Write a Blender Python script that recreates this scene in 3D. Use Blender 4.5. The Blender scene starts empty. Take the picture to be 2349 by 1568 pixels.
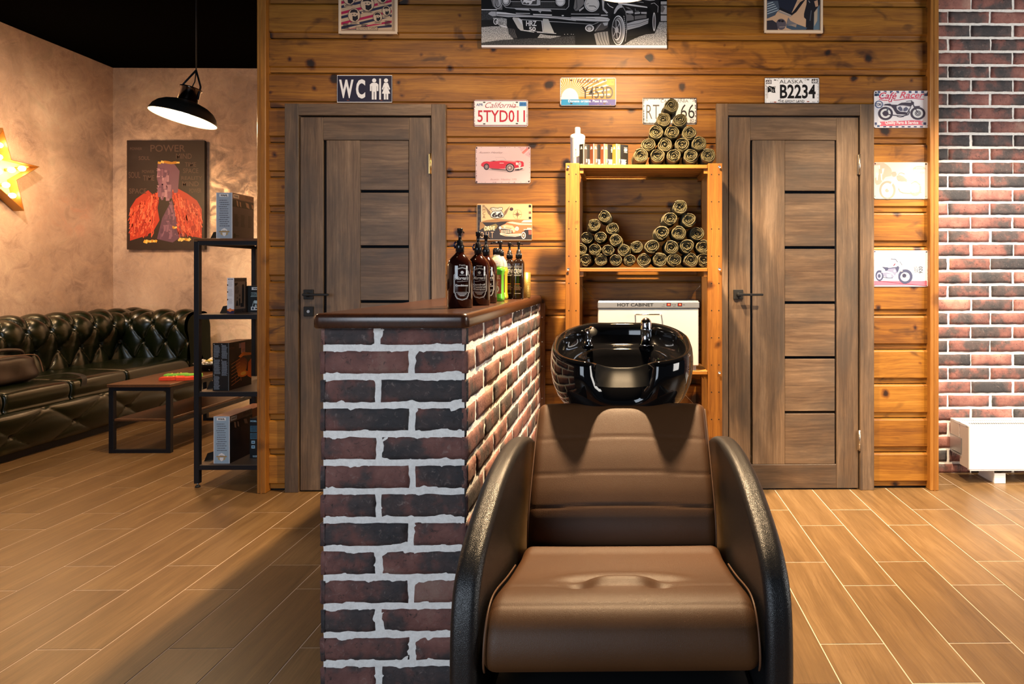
import bpy, bmesh, math, random
from math import sin, cos, pi, radians, sqrt, exp, atan2
from mathutils import Vector, Matrix, noise
from mathutils.geometry import tessellate_polygon

random.seed(7)
S = bpy.context.scene
COL = S.collection
V = Vector

# ------------------------------------------------------------------ camera
F = 1480.0                       # focal length in pixels of the 2349 px wide photograph
YAW = 0.0125
PX0, PY0 = 1427 + F*YAW, 631.0   # principal point
CH = 1.153                       # camera height
cam = bpy.data.cameras.new('camera')
cam.sensor_fit = 'HORIZONTAL'; cam.sensor_width = 36.0
cam.lens = 36.0*F/2349.0
cam.shift_x = (1174.5-PX0)/2349.0
cam.shift_y = -(784.0-PY0)/2349.0
cam.clip_start = 0.05
co = bpy.data.objects.new('camera', cam); COL.objects.link(co)
co.location = (0, 0, CH); co.rotation_euler = (pi/2, 0, -YAW)
S.camera = co

def P(px, py, Y):
    """world point seen at photo pixel (px,py) on the plane y = Y (for taking measurements)"""
    u = (px-PX0)/F; v = (PY0-py)/F
    dx = sin(YAW)+u*cos(YAW); dy = cos(YAW)-u*sin(YAW)
    t = Y/dy
    return V((t*dx, Y, CH+t*v))
def PX(px, Y): return P(px, 631, Y).x
def PZ(py, Y, px=1427): return P(px, py, Y).z

# ------------------------------------------------------------------ light
S.view_settings.view_transform = 'Standard'
S.view_settings.look = 'None'
S.view_settings.exposure = 0.68
S.view_settings.gamma = 1.0
S.view_settings.use_curve_mapping = False
w = bpy.data.worlds.new('world'); S.world = w; w.use_nodes = True
w.node_tree.nodes['Background'].inputs[0].default_value = (0.55, 0.66, 0.85, 1)
w.node_tree.nodes['Background'].inputs[1].default_value = 0.03

def light(name, kind, loc, target, power, color, **kw):
    l = bpy.data.lights.new(name, kind); l.energy = power; l.color = color
    for k, v in kw.items(): setattr(l, k, v)
    o = bpy.data.objects.new(name, l); COL.objects.link(o); o.location = loc
    if target is not None:
        o.rotation_euler = (V(target)-V(loc)).to_track_quat('-Z', 'Y').to_euler()
    return o
WARM = (1.0, 0.66, 0.36)
# daylight from the shop windows behind the camera
light('window_daylight', 'AREA', (-1.7, -1.5, 1.5), (-0.7, 1.8, 0.6), 48, (0.77, 0.87, 1.0), shape='RECTANGLE', size=1.8, size_y=1.8)
light('window_daylight', 'AREA', (4.4, 1.2, 1.7), (2.2, 3.4, 0.4), 75, (1.0, 0.95, 0.88), shape='RECTANGLE', size=1.6, size_y=1.8)
# ceiling spots
light('ceiling_spot', 'SPOT', (2.2, 2.45, 3.0), (2.05, 3.66, 0.25), 370, (1.0, 0.82, 0.60), spot_size=radians(56), spot_blend=0.6, shadow_soft_size=0.05)
light('ceiling_spot', 'SPOT', (1.15, 2.0, 3.0), (1.35, 3.35, 0.6), 330, (1.0, 0.74, 0.46), spot_size=radians(56), spot_blend=0.7, shadow_soft_size=0.05)
light('ceiling_spot', 'SPOT', (1.75, 1.0, 3.0), (1.85, 2.1, 0.0), 105, (1.0, 0.80, 0.56), spot_size=radians(70), spot_blend=0.8, shadow_soft_size=0.06)
light('ceiling_spot', 'SPOT', (-2.55, 4.9, 3.0), (-2.45, 6.12, 1.5), 700, (1.0, 0.76, 0.46), spot_size=radians(70), spot_blend=0.8, shadow_soft_size=0.05)
light('ceiling_spot', 'SPOT', (-3.5, 3.4, 3.0), (-4.8, 4.7, 1.5), 210, (1.0, 0.72, 0.50), spot_size=radians(85), spot_blend=0.9, shadow_soft_size=0.06)
light('ceiling_spot', 'SPOT', (-3.2, 0.9, 3.0), (-3.15, 1.9, 0.0), 260, (1.0, 0.76, 0.56), spot_size=radians(58), spot_blend=0.9, shadow_soft_size=0.08)
light('ceiling_spot', 'SPOT', (-1.2, 1.9, 3.0), (-1.3, 3.45, 1.0), 45, (1.0, 0.70, 0.42), spot_size=radians(80), spot_blend=0.9, shadow_soft_size=0.06)

# ------------------------------------------------------------------ helpers
def lin(c):
    return tuple((x/255.0/12.92) if x/255.0 <= 0.04045 else ((x/255.0+0.055)/1.055)**2.4 for x in c)

_m = {}
def mat(name, col, rough=0.5, metal=0.0, spec=0.5, emit=0, ecol=None, coat=0, trans=0, alpha=1, ior=1.45, bump=0, bscale=200, nvar=0, nscale=8):
    if name in _m: return _m[name]
    m = bpy.data.materials.new(name); m.use_nodes = True
    n = m.node_tree; b = n.nodes['Principled BSDF']
    b.inputs['Base Color'].default_value = (*col, 1); b.inputs['Roughness'].default_value = rough
    b.inputs['Metallic'].default_value = metal; b.inputs['Specular IOR Level'].default_value = spec
    b.inputs['IOR'].default_value = ior; b.inputs['Coat Weight'].default_value = coat
    b.inputs['Transmission Weight'].default_value = trans; b.inputs['Alpha'].default_value = alpha
    if emit:
        b.inputs['Emission Color'].default_value = (*(ecol or col), 1); b.inputs['Emission Strength'].default_value = emit
    if bump or nvar:
        tc = n.nodes.new('ShaderNodeTexCoord')
    if bump:
        t = n.nodes.new('ShaderNodeTexNoise'); t.inputs['Scale'].default_value = bscale; t.inputs['Detail'].default_value = 3
        n.links.new(tc.outputs['Object'], t.inputs['Vector'])
        bp = n.nodes.new('ShaderNodeBump'); bp.inputs['Strength'].default_value = bump; bp.inputs['Distance'].default_value = 0.01
        n.links.new(t.outputs[0], bp.inputs['Height']); n.links.new(bp.outputs[0], b.inputs['Normal'])
    if nvar:
        t = n.nodes.new('ShaderNodeTexNoise'); t.inputs['Scale'].default_value = nscale; t.inputs['Detail'].default_value = 5
        n.links.new(tc.outputs['Object'], t.inputs['Vector'])
        r = n.nodes.new('ShaderNodeValToRGB')
        r.color_ramp.elements[0].position = 0.3; r.color_ramp.elements[1].position = 0.7
        r.color_ramp.elements[0].color = (*[c*(1-nvar) for c in col], 1); r.color_ramp.elements[1].color = (*[min(1, c*(1+nvar)) for c in col], 1)
        n.links.new(t.outputs[0], r.inputs[0]); n.links.new(r.outputs[0], b.inputs['Base Color'])
    _m[name] = m
    return m

def ink(rgb, rough=0.45):
    return mat('ink_%d_%d_%d' % tuple(rgb), lin(rgb), rough)

class NT:
    def __init__(s, name):
        s.m = bpy.data.materials.new(name); s.m.use_nodes = True; s.t = s.m.node_tree
        s.b = s.t.nodes['Principled BSDF']; _m[name] = s.m
    def n(s, typ, ins=None, **kw):
        nd = s.t.nodes.new('ShaderNode'+typ)
        for k, v in kw.items(): setattr(nd, k, v)
        for k, v in (ins or {}).items():
            if hasattr(v, 'node'): s.t.links.new(v, nd.inputs[k])
            else: nd.inputs[k].default_value = v
        return nd
    def ramp(s, fac, stops, interp='LINEAR'):
        r = s.n('ValToRGB', {0: fac}); cr = r.color_ramp; cr.interpolation = interp
        while len(cr.elements) < len(stops): cr.elements.new(0.5)
        for e, (p, c) in zip(cr.elements, stops):
            e.position = p; e.color = (*c, 1) if not isinstance(c, (int, float)) else (c, c, c, 1)
        return r.outputs[0]
    def mix(s, fac, a, b, typ='MIX'):
        x = s.n('MixRGB', {}, blend_type=typ)
        for k, v in (('Fac', fac), ('Color1', a), ('Color2', b)):
            if hasattr(v, 'node'): s.t.links.new(v, x.inputs[k])
            else: x.inputs[k].default_value = v if isinstance(v, (int, float)) else (*v, 1)
        return x.outputs[0]
    def math(s, op, a, b=0.0, c=0.0):
        x = s.n('Math', {0: a, 1: b, 2: c}, operation=op); return x.outputs[0]
    def set(s, k, v):
        if hasattr(v, 'node'): s.t.links.new(v, s.b.inputs[k])
        else: s.b.inputs[k].default_value = v
    def bump(s, h, st=0.3, d=0.01):
        b = s.n('Bump', {'Strength': st, 'Distance': d, 'Height': h}); s.t.links.new(b.outputs[0], s.b.inputs['Normal'])

def wood(name, stops, axis='X', rough=0.5, gs=14.0, stretch=0.06, knots=0.0, kscale=4.6, stain=0.0, coat=0.0, bump=0.12, blot=0.0, blotcol=(0.02, 0.018, 0.016)):
    """procedural timber: fine grain along one axis, optional knots and stain blotches"""
    k = NT(name)
    tc = k.n('TexCoord').outputs['Object']
    rnd = k.n('Attribute', attribute_name='rnd').outputs['Fac']
    off = k.n('CombineXYZ', {'X': k.math('MULTIPLY', rnd, 7.3), 'Y': k.math('MULTIPLY', rnd, 19.1), 'Z': k.math('MULTIPLY', rnd, 31.7)}).outputs[0]
    p0 = k.n('VectorMath', {0: tc, 1: off}, operation='ADD').outputs[0]
    sc = {'X': (stretch, 1, 1), 'Y': (1, stretch, 1), 'Z': (1, 1, stretch)}[axis]
    # knot field
    wob = k.n('TexNoise', {'Vector': p0, 'Scale': 3.0, 'Detail': 2.0}).outputs['Color']
    p1 = k.n('MixRGB', {'Fac': 0.10, 'Color1': p0, 'Color2': wob}, blend_type='ADD').outputs[0]
    p2 = k.n('MixRGB', {'Fac': 0.03, 'Color1': p0, 'Color2': wob}, blend_type='ADD').outputs[0]
    pg = k.n('VectorMath', {0: p2, 1: V(sc)}, operation='MULTIPLY').outputs[0]
    g1 = k.n('TexNoise', {'Vector': pg, 'Scale': gs, 'Detail': 8.0, 'Roughness': 0.7, 'Distortion': 0.25}).outputs[0]
    g2 = k.n('TexNoise', {'Vector': k.n('VectorMath', {0: pg, 1: V([0.4 if q < 0.99 else 1 for q in sc])}, operation='MULTIPLY').outputs[0], 'Scale': gs*9, 'Detail': 4.0, 'Roughness': 0.65}).outputs[0]
    g3 = k.n('TexNoise', {'Vector': p0, 'Scale': 2.4, 'Detail': 3.0}).outputs[0]
    g = k.math('ADD', k.math('ADD', k.math('MULTIPLY', g1, 0.52), k.math('MULTIPLY', g2, 0.30)), k.math('MULTIPLY', g3, 0.18))
    g = k.math('ADD', k.math('MULTIPLY', k.math('SUBTRACT', g, 0.5), 1.5), 0.5)
    g = k.math('ADD', g, k.math('MULTIPLY', k.math('SUBTRACT', rnd, 0.5), 0.13))
    col = k.ramp(g, stops)
    if knots:
        sp_ = k.n('SeparateXYZ', {0: p1}).outputs; kv = k.n('CombineXYZ', {'X': sp_[0], 'Y': sp_[2], 'Z': 0.0}).outputs[0]
        vn = k.n('TexVoronoi', {'Vector': kv, 'Scale': kscale}, feature='F1', voronoi_dimensions='2D')
        vo = k.math('ADD', vn.outputs['Distance'], k.math('MULTIPLY', k.math('SUBTRACT', k.n('SeparateColor', {0: vn.outputs['Color']}).outputs[0], 0.35), 0.16))
        vo = k.math('ADD', vo, k.math('MULTIPLY', k.math('SUBTRACT', k.n('TexNoise', {'Vector': kv, 'Scale': 34.0, 'Detail': 3.0}).outputs[0], 0.5), 0.10))
        ring = k.ramp(vo, [(0.0, (0.05, 0.03, 0.02)), (0.035, (0.10, 0.06, 0.03)), (0.075, (0.62, 0.5, 0.4)), (0.11, (1, 1, 1))])
        col = k.mix(knots, col, k.mix(1.0, col, ring, 'MULTIPLY'))
    if stain:
        ps = k.n('VectorMath', {0: p1, 1: V((0.55, 1, 1.1)) if axis == 'X' else V((1, 1, 0.5))}, operation='MULTIPLY').outputs[0]
        nz = k.n('TexNoise', {'Vector': ps, 'Scale': 9.0, 'Detail': 3.0, 'Roughness': 0.5, 'Distortion': 0.6}).outputs[0]
        f = k.ramp(nz, [(0.60, 0.0), (0.72, 1.0)])
        col = k.mix(k.math('MULTIPLY', f, stain), col, k.mix(1.0, col, (0.17, 0.11, 0.08), 'MULTIPLY'))
    if blot:
        ps = k.n('VectorMath', {0: p1, 1: V((0.35, 1, 1)) if axis == 'X' else V((1, 1, 0.35))}, operation='MULTIPLY').outputs[0]
        nz = k.n('TexNoise', {'Vector': ps, 'Scale': 5.5, 'Detail': 6.0, 'Roughness': 0.66}).outputs[0]
        f = k.ramp(nz, [(0.42, 0.0), (0.68, 1.0)])
        col = k.mix(k.math('MULTIPLY', f, blot), col, blotcol)
    k.set('Base Color', col); k.set('Roughness', rough); k.set('Coat Weight', coat); k.set('Coat Roughness', 0.25)
    k.bump(g, bump, 0.004)
    return k.m

class MB:
    """collects faces, then builds ONE mesh object"""
    def __init__(s): s.v = []; s.f = []; s.mi = []; s.sm = []; s.rn = []; s.mats = []; s.cur = 0; s.rnd = 0.5
    def m(s, mt):
        if mt not in s.mats: s.mats.append(mt)
        s.cur = s.mats.index(mt); return s
    def face(s, idx, smooth=False):
        s.f.append(tuple(idx)); s.mi.append(s.cur); s.sm.append(smooth); s.rn.append(s.rnd)
    def add(s, pts): i = len(s.v); s.v.extend([V(p) for p in pts]); return i
    def quad(s, a, b, c, d, smooth=False): i = s.add([a, b, c, d]); s.face((i, i+1, i+2, i+3), smooth)
    def box(s, x0, y0, z0, x1, y1, z1, c=0.0, M=None):
        x0, x1 = min(x0, x1), max(x0, x1); y0, y1 = min(y0, y1), max(y0, y1); z0, z1 = min(z0, z1), max(z0, z1)
        c = min(c, (x1-x0)*0.49, (y1-y0)*0.49, (z1-z0)*0.49)
        if c <= 0:
            p = [(x, y, z) for x in (x0, x1) for y in (y0, y1) for z in (z0, z1)]
            if M: p = [M @ V(q) for q in p]
            i = s.add(p)
            for q in ((0, 1, 3, 2), (4, 6, 7, 5), (0, 4, 5, 1), (2, 3, 7, 6), (0, 2, 6, 4), (1, 5, 7, 3)): s.face([i+j for j in q])
            return
        X = (x0, x1); Y = (y0, y1); Z = (z0, z1); d = {}
        pts = []
        for a in (0, 1):
            for b in (0, 1):
                for e in (0, 1):
                    sx, sy, sz = (1-2*a)*c, (1-2*b)*c, (1-2*e)*c
                    for k, q in enumerate(((X[a], Y[b]+sy, Z[e]+sz), (X[a]+sx, Y[b], Z[e]+sz), (X[a]+sx, Y[b]+sy, Z[e]))):
                        d[(a, b, e, k)] = len(pts); pts.append(M @ V(q) if M else q)
        i = s.add(pts); g = lambda *k: i+d[k]
        for a in (0, 1):
            o = [g(a, 0, 0, 0), g(a, 1, 0, 0), g(a, 1, 1, 0), g(a, 0, 1, 0)]; s.face(o if a else o[::-1])
            o = [g(0, a, 0, 1), g(1, a, 0, 1), g(1, a, 1, 1), g(0, a, 1, 1)]; s.face(o[::-1] if a else o)
            o = [g(0, 0, a, 2), g(1, 0, a, 2), g(1, 1, a, 2), g(0, 1, a, 2)]; s.face(o if a else o[::-1])
        for a in (0, 1):
            for b in (0, 1):
                o = [g(a, b, 0, 0), g(a, b, 1, 0), g(a, b, 1, 1), g(a, b, 0, 1)]; s.face(o if (a ^ b) else o[::-1])
                o = [g(a, 0, b, 0), g(a, 1, b, 0), g(a, 1, b, 2), g(a, 0, b, 2)]; s.face(o[::-1] if (a ^ b) else o)
                o = [g(0, a, b, 1), g(1, a, b, 1), g(1, a, b, 2), g(0, a, b, 2)]; s.face(o if (a ^ b) else o[::-1])
                for e in (0, 1):
                    o = [g(a, b, e, 0), g(a, b, e, 1), g(a, b, e, 2)]; s.face(o if (a ^ b ^ e) else o[::-1])
    def grid(s, fn, nu, nv, smooth=True, closeu=False, closev=False):
        i = s.add([fn(a, b) for a in range(nu) for b in range(nv)])
        for a in range(nu if closeu else nu-1):
            for b in range(nv if closev else nv-1):
                a2 = (a+1) % nu; b2 = (b+1) % nv
                s.face((i+a*nv+b, i+a2*nv+b, i+a2*nv+b2, i+a*nv+b2), smooth)
        return i
    def lathe(s, prof, c=(0, 0, 0), n=32, smooth=True, M=None, sx=1.0, sy=1.0):
        c = V(c)
        def fn(a, b):
            r, z = prof[b]; t = 2*pi*a/n
            p = V((r*cos(t)*sx, r*sin(t)*sy, z))
            return c+(M @ p if M else p)
        s.grid(fn, n, len(prof), smooth, closeu=True)
    def tube(s, pts, r, n=10, caps=True, smooth=True):
        pts = [V(p) for p in pts]; rs = r if isinstance(r, (list, tuple)) else [r]*len(pts)
        T = []
        for i in range(len(pts)):
            T.append((pts[min(i+1, len(pts)-1)]-pts[max(i-1, 0)]).normalized())
        up = V((0, 0, 1)) if abs(T[0].z) < 0.9 else V((1, 0, 0)); nr = T[0].cross(up).normalized(); fr = []
        for t in T:
            nr = (nr-t*nr.dot(t)).normalized(); fr.append((nr.copy(), t.cross(nr)))
        i = s.grid(lambda a, b: pts[a]+fr[a][0]*rs[a]*cos(2*pi*b/n)+fr[a][1]*rs[a]*sin(2*pi*b/n), len(pts), n, smooth, closev=True)
        if caps:
            s.face([i+b for b in range(n)]); s.face([i+(len(pts)-1)*n+b for b in range(n)][::-1])
    def cyl(s, p0, p1, r, n=20, smooth=True): s.tube([p0, p1], r, n, True, smooth)
    def ball(s, c, r, n=16, M=None, sx=1, sy=1, sz=1):
        prof = [(max(1e-5, r*sin(pi*k/(n//2))), -r*cos(pi*k/(n//2))*sz) for k in range(n//2+1)]
        s.lathe(prof, c, n, True, M, sx, sy)
    def slab(s, prof, x0, x1, r, place, hw=None, disp=None, nx=24, nr=5):
        """closed 2-D profile swept between x0 and x1 with rounded ends"""
        n = len(prof); pr = [V(p) for p in prof]
        nrm = []
        for i in range(n):
            d = pr[(i+1) % n]-pr[i-1]; q = V((d.y, -d.x)); nrm.append(q.normalized() if q.length > 1e-9 else V((0, 0)))
        area = sum(pr[i].x*pr[(i+1) % n].y-pr[(i+1) % n].x*pr[i].y for i in range(n))
        if area < 0: nrm = [-q for q in nrm]
        xs = [(x0+r*(1-cos(pi/2*k/nr)), r*(1-sin(pi/2*k/nr))) for k in range(nr+1)]
        xs += [(x0+r+(x1-x0-2*r)*k/nx, 0.0) for k in range(1, nx)]
        xs += [(x1-r*(1-cos(pi/2*k/nr)), r*(1-sin(pi/2*k/nr))) for k in range(nr, -1, -1)]
        def fn(a, b):
            x, ins = xs[a]; q = pr[b]-nrm[b]*ins
            if hw: x = x*hw(q)
            if disp: q = q+nrm[b]*disp(x, q)
            return place(x, q.x, q.y)
        i = s.grid(fn, len(xs), n, True, closev=True)
        for a in (0, len(xs)-1):
            tri = tessellate_polygon([[V((p.x, p.y, 0)) for p in pr]])
            for t in tri: s.face([i+a*n+j for j in t])
    def build(s, name, parent=None, origin=None, kind=None, fix=True):
        if origin is None: origin = wloc(parent) if parent else V((0, 0, 0))
        origin = V(origin)
        me = bpy.data.meshes.new(name)
        me.from_pydata([p-origin for p in s.v], [], s.f)
        for mt in s.mats: me.materials.append(mt)
        me.polygons.foreach_set('material_index', s.mi)
        me.polygons.foreach_set('use_smooth', s.sm)
        at = me.attributes.new('rnd', 'FLOAT', 'FACE'); at.data.foreach_set('value', s.rn)
        me.update()
        if fix:
            bm = bmesh.new(); bm.from_mesh(me); bmesh.ops.remove_doubles(bm, verts=bm.verts, dist=1e-6)
            bmesh.ops.recalc_face_normals(bm, faces=bm.faces); bm.to_mesh(me); bm.free()
        o = bpy.data.objects.new(name, me); COL.objects.link(o)
        if parent: o.parent = parent; o.location = origin-wloc(parent)
        else: o.location = origin
        if kind: o['kind'] = kind
        return o

def wloc(o):
    l = V(o.location)
    while o.parent: o = o.parent; l += V(o.location)
    return l
def tag(o, label, cat, group=None, kind=None):
    o['label'] = label; o['category'] = cat
    if group: o['group'] = group
    if kind: o['kind'] = kind
    return o
def thing(name, loc, label, cat, group=None):
    o = bpy.data.objects.new(name, None); COL.objects.link(o); o.location = loc; o.empty_display_size = 0.05
    return tag(o, label, cat, group)

def smooth_loop(pts, n=8, closed=True):
    pts = [V(p) for p in pts]; out = []; L = len(pts)
    for i in range(L if closed else L-1):
        if closed: a, b, c, d = pts[i-1], pts[i], pts[(i+1) % L], pts[(i+2) % L]
        else: a, b, c, d = pts[max(i-1, 0)], pts[i], pts[i+1], pts[min(i+2, L-1)]
        for k in range(n):
            t = k/n
            out.append(0.5*((2*b)+(c-a)*t+(2*a-5*b+4*c-d)*t*t+(3*b-a-3*c+d)*t**3))
    if not closed: out.append(pts[-1])
    return out

# ---- lettering: built-in font outlines turned into triangles once per string
_tx = {}
def glyphs(txt, shear=0.0, bold=0.0):
    key = (txt, shear, bold)
    if key in _tx: return _tx[key]
    cu = bpy.data.curves.new('lettering', 'FONT'); cu.body = txt; cu.shear = shear; cu.offset = bold; cu.resolution_u = 3
    ob = bpy.data.objects.new('lettering', cu); COL.objects.link(ob)
    dg = bpy.context.evaluated_depsgraph_get(); dg.update()
    me = ob.evaluated_get(dg).to_mesh()
    vs = [(v.co.x, v.co.y) for v in me.vertices]; fs = [tuple(p.vertices) for p in me.polygons]
    ob.evaluated_get(dg).to_mesh_clear()
    bpy.data.objects.remove(ob); bpy.data.curves.remove(cu)
    if vs:
        x0 = min(v[0] for v in vs); x1 = max(v[0] for v in vs); y0 = min(v[1] for v in vs); y1 = max(v[1] for v in vs)
        vs = [((v[0]-x0)/max(1e-6, x1-x0), (v[1]-y0)/max(1e-6, y1-y0)) for v in vs]
    _tx[key] = (vs, fs); return _tx[key]

class Art:
    """flat printed shapes laid on a surface, given in photo-like picture units (x right, y down)"""
    def __init__(s, mb, fmap, eps=3e-5, sub=0): s.sub = sub; s.mb = mb; s.fm = fmap; s.e = eps; s.l = 1; s.T = lambda x, y: (x, y)
    def tri(s, pts, faces, c):
        s.l += 1; s.mb.m(ink(c) if isinstance(c, tuple) else c)
        if s.sub:                       # cut long faces so that they follow a curved surface
            todo = [[pts[f[0]], pts[f[k]], pts[f[k+1]]] for f in faces for k in range(1, len(f)-1)]; out = []
            while todo:
                t = todo.pop(); e = [abs(t[k][0]-t[(k+1) % 3][0]) for k in range(3)]; k = e.index(max(e))
                if e[k] > s.sub:
                    a, b, c_ = t[k], t[(k+1) % 3], t[(k+2) % 3]; m_ = ((a[0]+b[0])/2, (a[1]+b[1])/2); todo += [[a, m_, c_], [m_, b, c_]]
                else: out.append(t)
            pts = [p for t in out for p in t]; faces = [(3*k, 3*k+1, 3*k+2) for k in range(len(out))]
        i = s.mb.add([s.fm(*s.T(*p), s.l*s.e) for p in pts])
        for f in faces: s.mb.face([i+j for j in f])
    def poly(s, pts, c):
        t = tessellate_polygon([[V((p[0], p[1], 0)) for p in pts]]); s.tri(pts, t, c)
    def rect(s, x0, y0, x1, y1, c): s.tri([(x0, y0), (x1, y0), (x1, y1), (x0, y1)], [(0, 1, 2, 3)], c)
    def ell(s, cx, cy, rx, ry, c, n=24, rot=0):
        s.tri([(cx+rx*cos(2*pi*k/n)*cos(rot)-ry*sin(2*pi*k/n)*sin(rot), cy+rx*cos(2*pi*k/n)*sin(rot)+ry*sin(2*pi*k/n)*cos(rot)) for k in range(n)], [tuple(range(n))], c)
    def ring(s, cx, cy, rx, ry, w, c, n=28):
        p = [(cx+(rx-q)*cos(2*pi*k/n), cy+(ry-q)*sin(2*pi*k/n)) for k in range(n) for q in (0, w)]
        s.tri(p, [(2*k, 2*((k+1) % n), 2*((k+1) % n)+1, 2*k+1) for k in range(n)], c)
    def line(s, pts, w, c, closed=False):
        L = len(pts); P2 = []; fs = []
        for i in range(L):
            a = pts[i-1] if (i or closed) else pts[0]; b = pts[(i+1) % L] if (i < L-1 or closed) else pts[-1]
            d = V((b[0]-a[0], b[1]-a[1])); d = d.normalized() if d.length else V((1, 0))
            P2 += [(pts[i][0]-d.y*w/2, pts[i][1]+d.x*w/2), (pts[i][0]+d.y*w/2, pts[i][1]-d.x*w/2)]
        for i in range(L if closed else L-1):
            j = (i+1) % L; fs.append((2*i, 2*j, 2*j+1, 2*i+1))
        s.tri(P2, fs, c)
    def text(s, t, x0, y0, x1, y1, c, shear=0.0, bold=0.0, rot=0):
        vs, fs = glyphs(t, shear, bold)
        if rot == 90: pts = [(x1-(x1-x0)*v[1], y1-(y1-y0)*v[0]) for v in vs]
        else: pts = [(x0+(x1-x0)*v[0], y1-(y1-y0)*v[1]) for v in vs]
        s.tri(pts, fs, c)
    def rag(s, x0, y0, x1, y1, rows, c, seed=1, fill=0.6):
        """rows of tiny print too small to read"""
        r = random.Random(seed); p = []; f = []
        h = (y1-y0)/rows
        for k in range(rows):
            x = x0+(x1-x0)*r.uniform(0, 0.08); e = x1-(x1-x0)*r.uniform(0, 0.25)
            while x < e:
                wd = (x1-x0)*r.uniform(0.06, 0.2); q = min(e, x+wd); i = len(p)
                p += [(x, y0+k*h), (q, y0+k*h), (q, y0+k*h+h*fill), (x, y0+k*h+h*fill)]; f.append((i, i+1, i+2, i+3))
                x = q+(x1-x0)*0.03
        s.tri(p, f, c)

def flat_map(Y, nx=0):
    """picture units = photo pixels, projected on the plane y = Y facing the camera"""
    def f(x, y, d): q = P(x, y, Y); q.y -= d; return q
    return f
def frame_map(O, U, Vd, N, W, H, w_units, h_units):
    """picture of w_units x h_units on a W x H metre rectangle; O is its top-left corner"""
    O, U, Vd, N = V(O), V(U), V(Vd), V(N)
    return lambda x, y, d: O+U*(W*x/w_units)+Vd*(H*y/h_units)+N*d
def cyl_map(c, r, z_top, ang0, scale, sx=1.0, sy=1.0):
    """x units wrap round a cylinder (scale metres per unit), centre faces angle ang0"""
    c = V(c)
    def f(x, y, d):
        a = ang0+x*scale/r
        return V((c.x+(r+d+0.0003)*cos(a)*sx, c.y+(r+d+0.0003)*sin(a)*sy, z_top-y*scale))
    return f

# ------------------------------------------------------------------ materials
PINE = wood('stained_pine_cladding', [(0.22, (0.060, 0.017, 0.0016)), (0.42, (0.185, 0.066, 0.005)), (0.58, (0.305, 0.124, 0.011)), (0.8, (0.45, 0.205, 0.028))],
            'X', 0.5, 20, 0.05, knots=1.0, kscale=4.4, stain=0.8, coat=0.0)
PINEV = wood('stained_pine_post', [(0.25, (0.13, 0.042, 0.006)), (0.5, (0.28, 0.11, 0.016)), (0.8, (0.42, 0.19, 0.035))], 'Z', 0.42, 18, 0.04, knots=0.5, kscale=2.6, stain=0.15, coat=0.1)
SHELFV = wood('oiled_pine_upright', [(0.25, (0.11, 0.034, 0.004)), (0.5, (0.26, 0.10, 0.013)), (0.8, (0.43, 0.19, 0.035))], 'Z', 0.45, 18, 0.04, knots=0.8, kscale=4.0, stain=0.1)
SHELFX = wood('oiled_pine_board', [(0.25, (0.12, 0.04, 0.005)), (0.5, (0.26, 0.10, 0.013)), (0.8, (0.42, 0.19, 0.035))], 'X', 0.45, 18, 0.05, knots=0.5, kscale=4.0)
_d = [(0.18, (0.026, 0.015, 0.009)), (0.42, (0.088, 0.052, 0.030)), (0.58, (0.165, 0.104, 0.061)), (0.82, (0.34, 0.23, 0.15))]
DOORV = wood('weathered_oak_vertical', _d, 'Z', 0.5, 11, 0.07, blot=0.7, blotcol=(0.045, 0.038, 0.033), bump=0.05)
DOORX = wood('weathered_oak_horizontal', _d, 'X', 0.5, 11, 0.10, blot=0.7, blotcol=(0.045, 0.038, 0.033), bump=0.05)
TILE = wood('wood_look_floor_tile', [(0.22, (0.075, 0.040, 0.014)), (0.5, (0.150, 0.085, 0.033)), (0.78, (0.25, 0.155, 0.070))], 'Y', 0.38, 22, 0.06, blot=0.25, blotcol=(0.12, 0.065, 0.03), bump=0.08)
GROUT = mat('beige_grout', (0.55, 0.43, 0.34), 0.8)
TOPWOOD = wood('dark_stained_counter_wood', [(0.3, (0.026, 0.009, 0.005)), (0.7, (0.060, 0.020, 0.009))], 'Y', 0.26, 12, 0.06, coat=0.3, bump=0.04)
TABLEWOOD = wood('walnut_table_board', [(0.3, (0.06, 0.025, 0.01)), (0.7, (0.14, 0.06, 0.025))], 'Y', 0.35, 12, 0.08, bump=0.05)
BLACKMETAL = mat('black_powder_coat', (0.008, 0.010, 0.016), 0.45, 0.3)
CHROME = mat('chrome', (0.75, 0.75, 0.78), 0.12, 1.0)
STEEL = mat('steel_screw', (0.6, 0.6, 0.62), 0.35, 1.0)
BLACKGLASS = mat('black_glass_strip', (0.003, 0.004, 0.006), 0.05, spec=0.8)
BLACK = mat('matt_black', (0.006, 0.006, 0.007), 0.6)
GROOVE = mat('dark_groove', (0.006, 0.005, 0.004), 0.9)
WHITEPAINT = mat('white_enamel', (0.52, 0.515, 0.50), 0.28)

# plaster with a pearly trowelled finish
k = NT('pearly_beige_plaster')
tc = k.n('TexCoord').outputs['Object']
n1 = k.n('TexNoise', {'Vector': tc, 'Scale': 1.5, 'Detail': 6.0, 'Roughness': 0.62, 'Distortion': 0.5}).outputs[0]
n2 = k.n('TexNoise', {'Vector': tc, 'Scale': 5.5, 'Detail': 7.0, 'Roughness': 0.66, 'Distortion': 1.6}).outputs[0]
n3 = k.n('TexNoise', {'Vector': tc, 'Scale': 260.0, 'Detail': 2.0}).outputs[0]
mx = k.math('ADD', k.math('MULTIPLY', n1, 0.5), k.math('MULTIPLY', n2, 0.5))
k.set('Base Color', k.mix(0.10, k.ramp(mx, [(0.36, (0.24, 0.145, 0.10)), (0.46, (0.42, 0.275, 0.19)), (0.54, (0.56, 0.39, 0.275)), (0.64, (0.76, 0.60, 0.44))]), k.ramp(n3, [(0.3, 0.0), (0.7, 1.0)])))
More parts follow.
